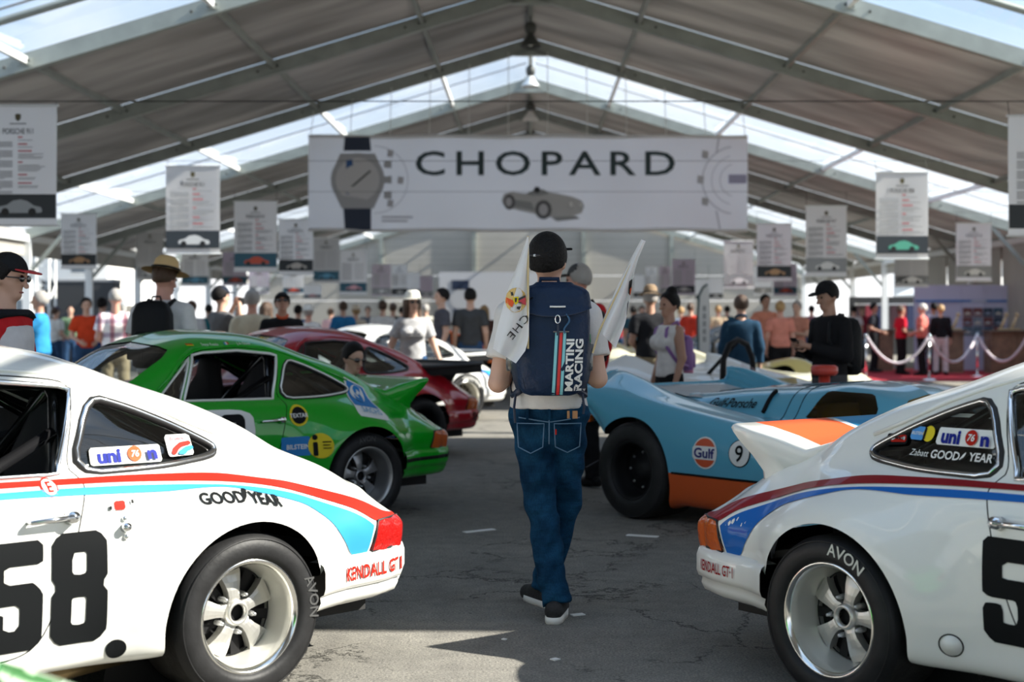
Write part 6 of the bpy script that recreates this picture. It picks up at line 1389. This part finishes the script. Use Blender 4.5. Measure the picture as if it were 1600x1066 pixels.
person('man in bright blue shirt raising his arm, left background', 62, 18.6, 1.72, -82, ('bright blue', (.03,.22,.46)), J, 'grey', 'tan', 'raise', 'hang', torso=1.2)
person('person in white top far left, beside the stage box', 87, 31, 1.62, 150, W_, J, 'brown', 'light', 'front', hat='cap', hatcol=(.03,.04,.12))
person('man in red and orange tee, left background', 135, 23, 1.70, 25, ('orange red', (.62,.06,.02)), J, 'black', 'light', 'front')
person('person in navy jacket beside the red and orange tee', 160, 24.5, 1.72, 170, ('navy', (.015,.03,.12)), J, 'black', 'light', sleeve='long')
person('man in plaid shirt bending forward, left background', 181, 19.2, 1.75, 195, plaid_mat(), KH, 'grey', 'pink', 'front', hat='cap', hatcol=(.03,.035,.03), head=(0, 18), lean=.25, torso=1.15)
person('photographer in grey shirt with raised camera', 346, 16.6, 1.74, 130, ('shirt grey', (.13,.13,.135)), KH, 'black', 'light', 'camera', hat='cap', hatcol=(.015,.02,.035), torso=1.1)
a = math.radians(130); cp = Vector((( 346-CX)*16.6/F, 16.6, 1.56)); t = thing('photo_camera', 'black camera held up by the photographer in grey', 'camera', (cp.x+math.sin(a)*.23, cp.y-math.cos(a)*.23, 1.53), a)
obj('camera_body', cbox((0,0,.05), (.14,.06,.09), .01), M_blk, t); obj('camera_lens', lathe([(0,-.14),(.035,-.14),(.038,-.03),(0,-.03)], 16, 'y'), M_blk, t, True, (0,0,.05))
person('man in loose beige shirt seen from behind', 394, 16.3, 1.69, 185, ('beige', (.60,.55,.42)), KH, 'grey', 'pink', torso=1.25)
person('dark-haired person in black behind the crimson roof', 417, 20.5, 1.60, 160, K_, K_, 'brown', 'light', long_hair=True)
person('man in black shirt with orange collar looking up', 441, 15.4, 1.65, 12, ('black shirt', (.012,.013,.015)), K_, 'black', 'tan', hat='cap', hatcol=(.02,.022,.025), head=(0, -16), collar=mat('orange collar', (.62,.10,.03), .8), glasses=True, torso=1.15)
person('person in blue shirt far behind the man in orange collar', 466, 27, 1.62, 180, ('blue deep', (.02,.07,.26)), J, 'black', 'light')
person('person in white cap and white shirt seen from behind', 482, 24, 1.57, 175, W_, KH, 'grey', 'pink', hat='sun', hatcol=(.75,.76,.74), torso=1.1)
person('person in pink top far back near the end wall', 517, 36, 1.62, 160, ('pink', (.60,.38,.40)), J, 'brown', 'light')
person('man in blue tee and red cap far back', 536, 28, 1.70, 200, ('tee blue', (.03,.20,.45)), J, 'brown', 'light', hat='cap', hatcol=(.40,.04,.05))
person('person in cream top and pale hat far back', 556, 29.5, 1.62, 210, ('cream', (.60,.52,.42)), KH, 'blond', 'light', hat='sun', hatcol=(.70,.62,.50))
person('person in white tee seen from behind, above white car roof', 598, 27, 1.70, 180, W_, J, 'brown', 'light', torso=1.1)
person('man in dark top and red cap above white car roof', 614, 31, 1.70, 190, DG, J, 'brown', 'light', hat='cap', hatcol=(.38,.03,.04))
t, U, HD, sh = person('woman in white sun hat, sunglasses and grey tee', 645, 16.7, 1.66, 8, ('heather tee', (.42,.42,.43)), J, 'brown', 'light', 'out', hat='sun', hatcol=(.74,.73,.66), res=.016, glasses=True, female=True, long_hair=True, head=(14, -2))
obj('tee_print', join(*[tube([(x, -.153-.012*math.cos(x*12), 1.17+zz) for x in np.linspace(-.08, .08, 8)], .010, 5) for zz in (0, .028)]), DG and mat('tee print grey', (.10,.10,.11), .8), sh)
person('man in charcoal tee with blue sleeve, in profile', 690, 21.6, 1.82, -75, ('charcoal tee', (.075,.075,.09)), ('pale pants', (.5,.48,.46)), 'black', 'light', 'hang', res=.018)
person('man in dark grey tee seen from behind beside profile man', 735, 21.6, 1.82, 180, ('dark tee', (.055,.057,.06)), J, 'black', 'light', 'hang', res=.018)
person('blond person in brown top far behind the man in dark tee', 757, 28, 1.62, 160, ('brown top', (.10,.05,.04)), J, 'blond', 'light', long_hair=True)
person('man with sunglasses crouching between green and crimson cars', 549, 11.85, 1.75, 35, DG, J, 'black', 'light', 'front', res=.016, glasses=True, squat=True, head=(10, 16))
t, *_ = person('man in red jacket and grey cap behind the walking man', 906, 11.5, 1.80, -145, ('jacket red', (.5,.02,.02)), K_, 'grey', 'pink', hat='cap', hatcol=(.07,.07,.075), sleeve='long', res=.018, head=(30, 6), torso=1.15)
backpack('black sling pack on the man in the red jacket', t, 1.80/1.75, M_strap, .26, .42, .12, 1.20)
person('man in brown felt hat and black tee, right of the small flag', 1016, 16.9, 1.72, 185, ('black tee', (.02,.021,.025)), KH, 'grey', 'tan', 'front', hat='felt', hatcol=(.24,.17,.11), head=(-10, 6), torso=1.1)
t, *_ = person('woman with dark bun and white tank top', 1046, 12.8, 1.60, -68, ('tank white', (.68,.67,.66)), K_, 'black', 'tan', 'hang', sleeve='none', res=.015, female=True, bun=True, head=(12, 4))
o = backpack('purple and pink drawstring bag on the woman in the tank top', t, 1.6/1.75, mat('purple nylon', (.26,.13,.36), .5), .24, .36, .12, 1.16); obj('bag_bottom', loft([[(.10*math.cos(q), .165+.06*math.sin(q), z) for q in np.linspace(0, 2*PI, 18)[:-1]] for z in (.885,.90,.98)]), mat('pink nylon', (.55,.20,.34), .5), o, True)
person('person in dark top far beyond the felt hat', 990, 33, 1.66, 170, ('teal top', (.03,.09,.13)), K_, 'black', 'tan')
person('man in red and black vest far back by the feather flag', 1079, 33, 1.72, 160, ('vest red', (.55,.05,.03)), K_, 'brown', 'light')
person('person in pale blue shirt far back left of feather flag', 1064, 36, 1.66, 170, ('pale blue', (.35,.42,.52)), J, 'blond', 'light')
person('person in navy hooded top seen from behind', 1158, 16.3, 1.63, 180, ('navy hoodie', (.015,.045,.085)), K_, 'brown', 'light', sleeve='long', res=.018, collar=cloth('navy hoodie', (.015,.045,.085)), torso=1.1)
person('man in salmon tee with hands on hips', 1196, 26, 1.80, 20, ('salmon', (.62,.24,.16)), K_, 'black', 'tan', 'hips')
person('man in salmon tee walking away, middle of three salmon tees', 1219, 24.3, 1.66, 175, ('salmon pink', (.66,.25,.19)), K_, 'blond', 'pink', 'hang', legs={1: ((.10,.05,.5), (.11,.22,.10), (.12,.05)), -1: ((-.10,-.12,.5), (-.11,-.12,.08), (-.12,-.28))}, torso=1.1)
person('person in salmon tee, rightmost of three salmon tees', 1245, 25.6, 1.68, -35, ('salmon dull', (.55,.24,.17)), K_, 'grey', 'light', 'fold')
t, *_ = person('bearded man in black cap and black shirt looking at phone', 1296, 11.75, 1.67, -62, ('black long shirt', (.012,.012,.014)), DG, 'black', 'tan', 'phone', hat='cap', hatcol=(.014,.014,.016), sleeve='long', res=.014, head=(0, 16), torso=1.08)
backpack('black backpack on the man looking at his phone', t, 1.67/1.75, M_strap, .30, .50, .17, 1.20)
a = math.radians(-62); o = thing('mobile_phone', 'dark mobile phone in the hands of the man in black', 'phone', (t.location.x+math.sin(a)*.335, t.location.y-math.cos(a)*.335, 1.16), a); obj('phone_body', xf(cbox((0,0,0), (.075,.010,.15), .004), Matrix.Rotation(.7, 4, 'X')), M_blk, o); obj('phone_screen', xf(box(-.033,.033,.0055,.0065,-.068,.068), Matrix.Rotation(.7, 4, 'X')), mat('phone screen', (.05,.06,.08), .1), o)
person('waiter in dark vest and pale sleeves by the far counter', 1366, 36, 1.74, 60, ('vest dark', (.02,.022,.03)), K_, 'black', 'tan', 'front', sleeve='short')
person('woman in red shirt and black trousers on the red carpet', 1408, 34.6, 1.66, 100, ('shirt red', (.52,.012,.03)), K_, 'brown', 'tan', 'front', torso=1.15)
person('older man in salmon shirt by the rope', 1441, 34.0, 1.70, -120, ('shirt coral', (.60,.16,.13)), K_, 'white', 'pink', 'front', torso=1.2)
person('blond person in black jacket and white trousers by the counter', 1470, 34.4, 1.68, 165, ('jacket ink', (.012,.012,.015)), ('white pants', (.62,.58,.60)), 'blond', 'light', sleeve='long')
person('dark-haired person behind the blond one at the counter', 1459, 35.1, 1.74, 200, ('mauve', (.40,.36,.44)), K_, 'black', 'tan')
for px, Y, h, fc, c, hr, lb in ((300,24,1.66,170,('light grey',(.45,.45,.46)),'brown','person in light grey top right of the straw-hatted man'),(110,34,1.68,20,('dull green',(.10,.16,.10)),'black','person in dull green far left between the columns'),(326,30,1.66,200,('teal tee',(.02,.16,.20)),'black','person in teal left of the photographer'),
    (372,27,1.70,180,('off white tee',(.60,.58,.54)),'white','white-haired person between photographer and beige shirt'),(575,40,1.7,10,('slate',(.12,.14,.17)),'brown','person in slate top far back, right of the cream hat'),(628,38,1.68,170,('brick',(.35,.09,.06)),'black','person in brick red far behind the sun hat'),
    (665,34,1.7,180,('ivory',(.62,.60,.52)),'grey','person in ivory far behind, right of the sun hat'),(965,34,1.70,175,('maroon',(.25,.03,.04)),'brown','person in maroon far back under the small flag'),(1003,38,1.70,10,('pale grey tee',(.40,.42,.44)),'black','person in pale grey far back left of felt hat'),
    (1122,36,1.70,180,('sand',(.45,.36,.25)),'blond','person in sand top far back by the navy hood'),(1136,40,1.72,190,('petrol',(.02,.10,.14)),'black','person in petrol blue far back by the navy hood'),(1268,38,1.70,165,('plum',(.18,.08,.14)),'black','person in plum top between salmon tees and black cap'),(1334,40,1.72,180,('white polo',(.66,.66,.66)),'black','person in white polo far back behind the black backpack'),(1347,44,1.74,20,('wine',(.30,.03,.06)),'brown','person in wine red far back behind the black backpack')):
    person(lb, px, Y, h, fc, c, J, hr, 'light', res=.026)
# ================================================================ red carpet corner with ropes, counters and backdrop
carp = mat('red carpet', (.42,.018,.035), .95, noise=(40, .15), bump=(200, .3))
o = obj('red_carpet', ([(5.6,31.2,.012),(14,31.2,.012),(14,38.4,.012),(5.6,38.4,.012),(5.6,31.2,.0),(14,31.2,.0),(14,38.4,.0),(5.6,38.4,.0)], [(0,1,2,3),(4,5,1,0),(5,6,2,1),(6,7,3,2),(7,4,0,3)]), carp); tag(o, 'red carpet spread before the counters on the right', 'carpet')
ST = [(1353,31.6),(1452,31.6),(1527,33.6),(1606,32.6)]; posts = []
lbl = ('leftmost rope post, behind the black backpack', 'rope post in front of the salmon-shirted older man', 'rope post before the lilac backdrop', 'rope post at the right picture edge')
for (px, Y), lb in zip(ST, lbl):
    x = (px-CX)*Y/F; t = thing('rope_post', lb, 'rope post', (x, Y, .012), 0, 'chrome rope posts on the carpet edge'); posts.append((x, Y))
    obj('post_base', lathe([(0,.045),(.05,.04),(.15,.02),(.165,0)], 24), M_chrome, t, True); obj('post_tube', tube([(0,0,.02),(0,0,.98)], .026, 12), M_chrome, t, True); obj('post_top', lathe([(0,1.02),(.03,1.01),(.04,.98),(.03,.95)], 16), M_chrome, t, True)
rope_m = mat('white rope', (.66,.60,.66), .7)
for (a, b), lb in zip(((0,1),(1,2),(2,3)), ('white rope sagging between the two left posts', 'white rope between the middle posts', 'white rope between the two right posts')):
    p, q = posts[a], posts[b]; n = 16; P = [(p[0]+(q[0]-p[0])*k/n, p[1]+(q[1]-p[1])*k/n, .99-.62*(1-(2*k/n-1)**2)) for k in range(n+1)]
    o = thing('barrier_rope', lb, 'rope', (p[0], p[1], .012)); P = [(x-p[0], y-p[1], z) for x, y, z in P]; obj('rope', tube(P, .030, 8), rope_m, o, True)
    for e_ in (P[0], P[-1]): obj('rope_end', ball(e_, .036, 8, 6), M_chrome, o, True)
wood = mat('walnut counter', (.20,.125,.08), .5, noise=(5, .3)); top_m = mat('counter top', (.12,.08,.055), .35)
def counter(x0, x1, Y, lb, cap='counter'):
    xa, xb = (x0-CX)*Y/F, (x1-CX)*Y/F; t = thing('wooden_counter', lb, cap, ((xa+xb)/2, Y, .012)); hw_ = (xb-xa)/2
    obj('counter_front', box(-hw_, hw_, 0, .6, 0, 1.02), wood, t); obj('counter_top', cbox((0,.28,1.05), (2*hw_+.1,.76,.06), .01), top_m, t)
    n = max(1, int(hw_*2/.5))
    for k in range(n): a = -hw_+2*hw_*k/n+.05; obj('panel', box(a, a+2*hw_/n-.1, -.02, 0, .12, .90), wood, t)
counter(1372, 1396, 37.2, 'narrow brown counter beside the waiter'); counter(1478, 1506, 35.8, 'brown counter in front of the photo collage'); counter(1549, 1612, 35.4, 'wide brown counter at the right picture edge')
t = thing('display_backdrop', 'lilac backdrop wall with blue line and photo collage', 'backdrop', (0, 37.6, .012)); bm_ = mat('backdrop print', (.50,.50,.66), .6); xa = (1428-CX)*37.6/F
for k in range(4): obj('backdrop_panel', box(xa+.62*k+(.004), xa+.62*(k+1)-.004, -.03+.03*(k % 2), .03, 0, 2.25), bm_, t)
obj('blue_line', box(xa+.02, xa+2.44, -.05, -.035, 1.80, 1.86), mat('backdrop blue', (.08,.20,.50), .5), t); obj('backdrop_caption', box(xa+1.5, xa+1.9, -.055, -.05, 1.815, 1.845), M_white, t)
rp = random.Random(3)
for i in range(4):
    for j in range(3):
        x = xa+1.28+.27*i; z = .92+.25*j; c = rp.choice([(.04,.06,.10),(.10,.16,.22),(.22,.26,.32),(.05,.10,.16),(.16,.05,.05)]); f_ = obj('collage_photo', box(x, x+.245, -.060, -.05, z, z+.225), mat('collage %d' % (i*3+j), c, .4), t)
        obj('pictured_car', ([(x+.02+.2*(a_+.5), -.063, z+.05+.16*b_) for a_, b_ in CARSIL], [tuple(range(len(CARSIL)))]), mat('collage car %d' % ((i+j) % 3), ((.5,.5,.52),(.25,.3,.4),(.6,.55,.5))[(i+j) % 3], .4), f_)
for k, (px, c, lb) in enumerate(((1568, (.55,.42,.25), 'small wooden figure on the wide counter, left one'), (1585, (.60,.48,.32), 'small wooden figure on the wide counter, right one'), (1493, (.5,.4,.3), 'small wooden figure on the counter before the collage'))):
    Y = 35.6 if k < 2 else 36.0; t = thing('wood_figure', lb, 'figure', ((px-CX)*Y/F, Y, 1.092)); m_ = mat('figure wood', c, .6); obj('figure_base', cbox((0,0,.02),(.26,.16,.04),.006), m_, t); obj('figure_stem', tube([(-.08,0,.03),(.0,0,.18),(.06,0,.34)], [.03,.04,.03], 8), m_, t, True); obj('figure_head', ball((.07,0,.38), .055, 10, 7), m_, t, True)
# stall of dark clothes outside the right opening
t = thing('clothes_stall', 'dark market stall with hanging clothes outside on the right', 'stall', (13.6, 53, 0)); obj('stall_back', box(-1.6, 1.8, .6, .64, 0, 2.2), dkgrey, t); obj('stall_rail', tube([(-1.5,0,1.9),(1.7,0,1.9)], .03, 6), steel, t)
for x in (-1.5, 1.7): obj('stall_post', tube([(x,0,0),(x,0,1.95)], .03, 6), steel, t)
for k in range(10): obj('hanging_garment', prism([(-.12,1.86),(.12,1.86),(.16,1.0),(-.16,1.0)], .12, 'xz', -.06), mat('garment %d' % (k % 4), ((.05,.02,.03),(.25,.03,.05),(.03,.04,.10),(.10,.10,.11))[k % 4], .9), t, loc=(-1.3+.31*k, 0, 0))
# feather flag among the right-hand cars
Y = 27.0; x = (1100-CX)*Y/F; t = thing('feather_flag', 'tall white feather flag with dark edge behind the right row', 'flag', (x, Y, 0)); s_ = Y/F
ol = [(-9,556),(-10,490),(-8,462),(-2,450),(5,444),(8,452),(9,500),(9,556)]
obj('flag_sail', prism([(a*s_, H-(b-HY)*s_) for a, b in ol], .012, 'xz', -.006), fabric_mat('feather cloth', (.78,.80,.80), .35, .03), t); obj('flag_mast', tube([(-9*s_,0,0)]+[(a*s_, 0, H-(b-HY)*s_) for a, b in ol[:5]], .022, 6), mat('mast teal', (.02,.07,.08), .5), t, True)
obj('flag_print', join(*[box(-2*s_, 3*s_, -.012, -.007, H-(y-HY)*s_-.10, H-(y-HY)*s_) for y in (478, 490, 502, 514, 526)]), mat('flag print grey', (.35,.37,.38), .6), t)['kind'] = 'stuff'; obj('flag_base', cbox((-9*s_,0,.03), (.5,.5,.06), .01), dkgrey, t)
# fuel churn standing behind the powder blue car
Y = 11.55; t = thing('fuel_churn', 'red funnel topped churn behind the powder blue car', 'churn', ((1291-CX)*Y/F+.42, Y-.35, 0)); mr = mat('churn red', (.55,.05,.03), .4)
t.location = ((1288-CX)*11.15/F, 11.15, 0)
obj('churn_body', lathe([(0,0),(.13,0),(.14,.05),(.14,.55),(.10,.66),(.045,.70),(.045,.93),(0,.93)], 24), mr, t, True); obj('churn_top', lathe([(.0,.93),(.085,.93),(.105,.95),(.105,.995),(.085,1.01),(0,1.01)], 24), mr, t, True); obj('churn_handle', tube([(.13,0,.40),(.20,0,.42),(.20,0,.58),(.12,0,.62)], .012, 6), mr, t, True)
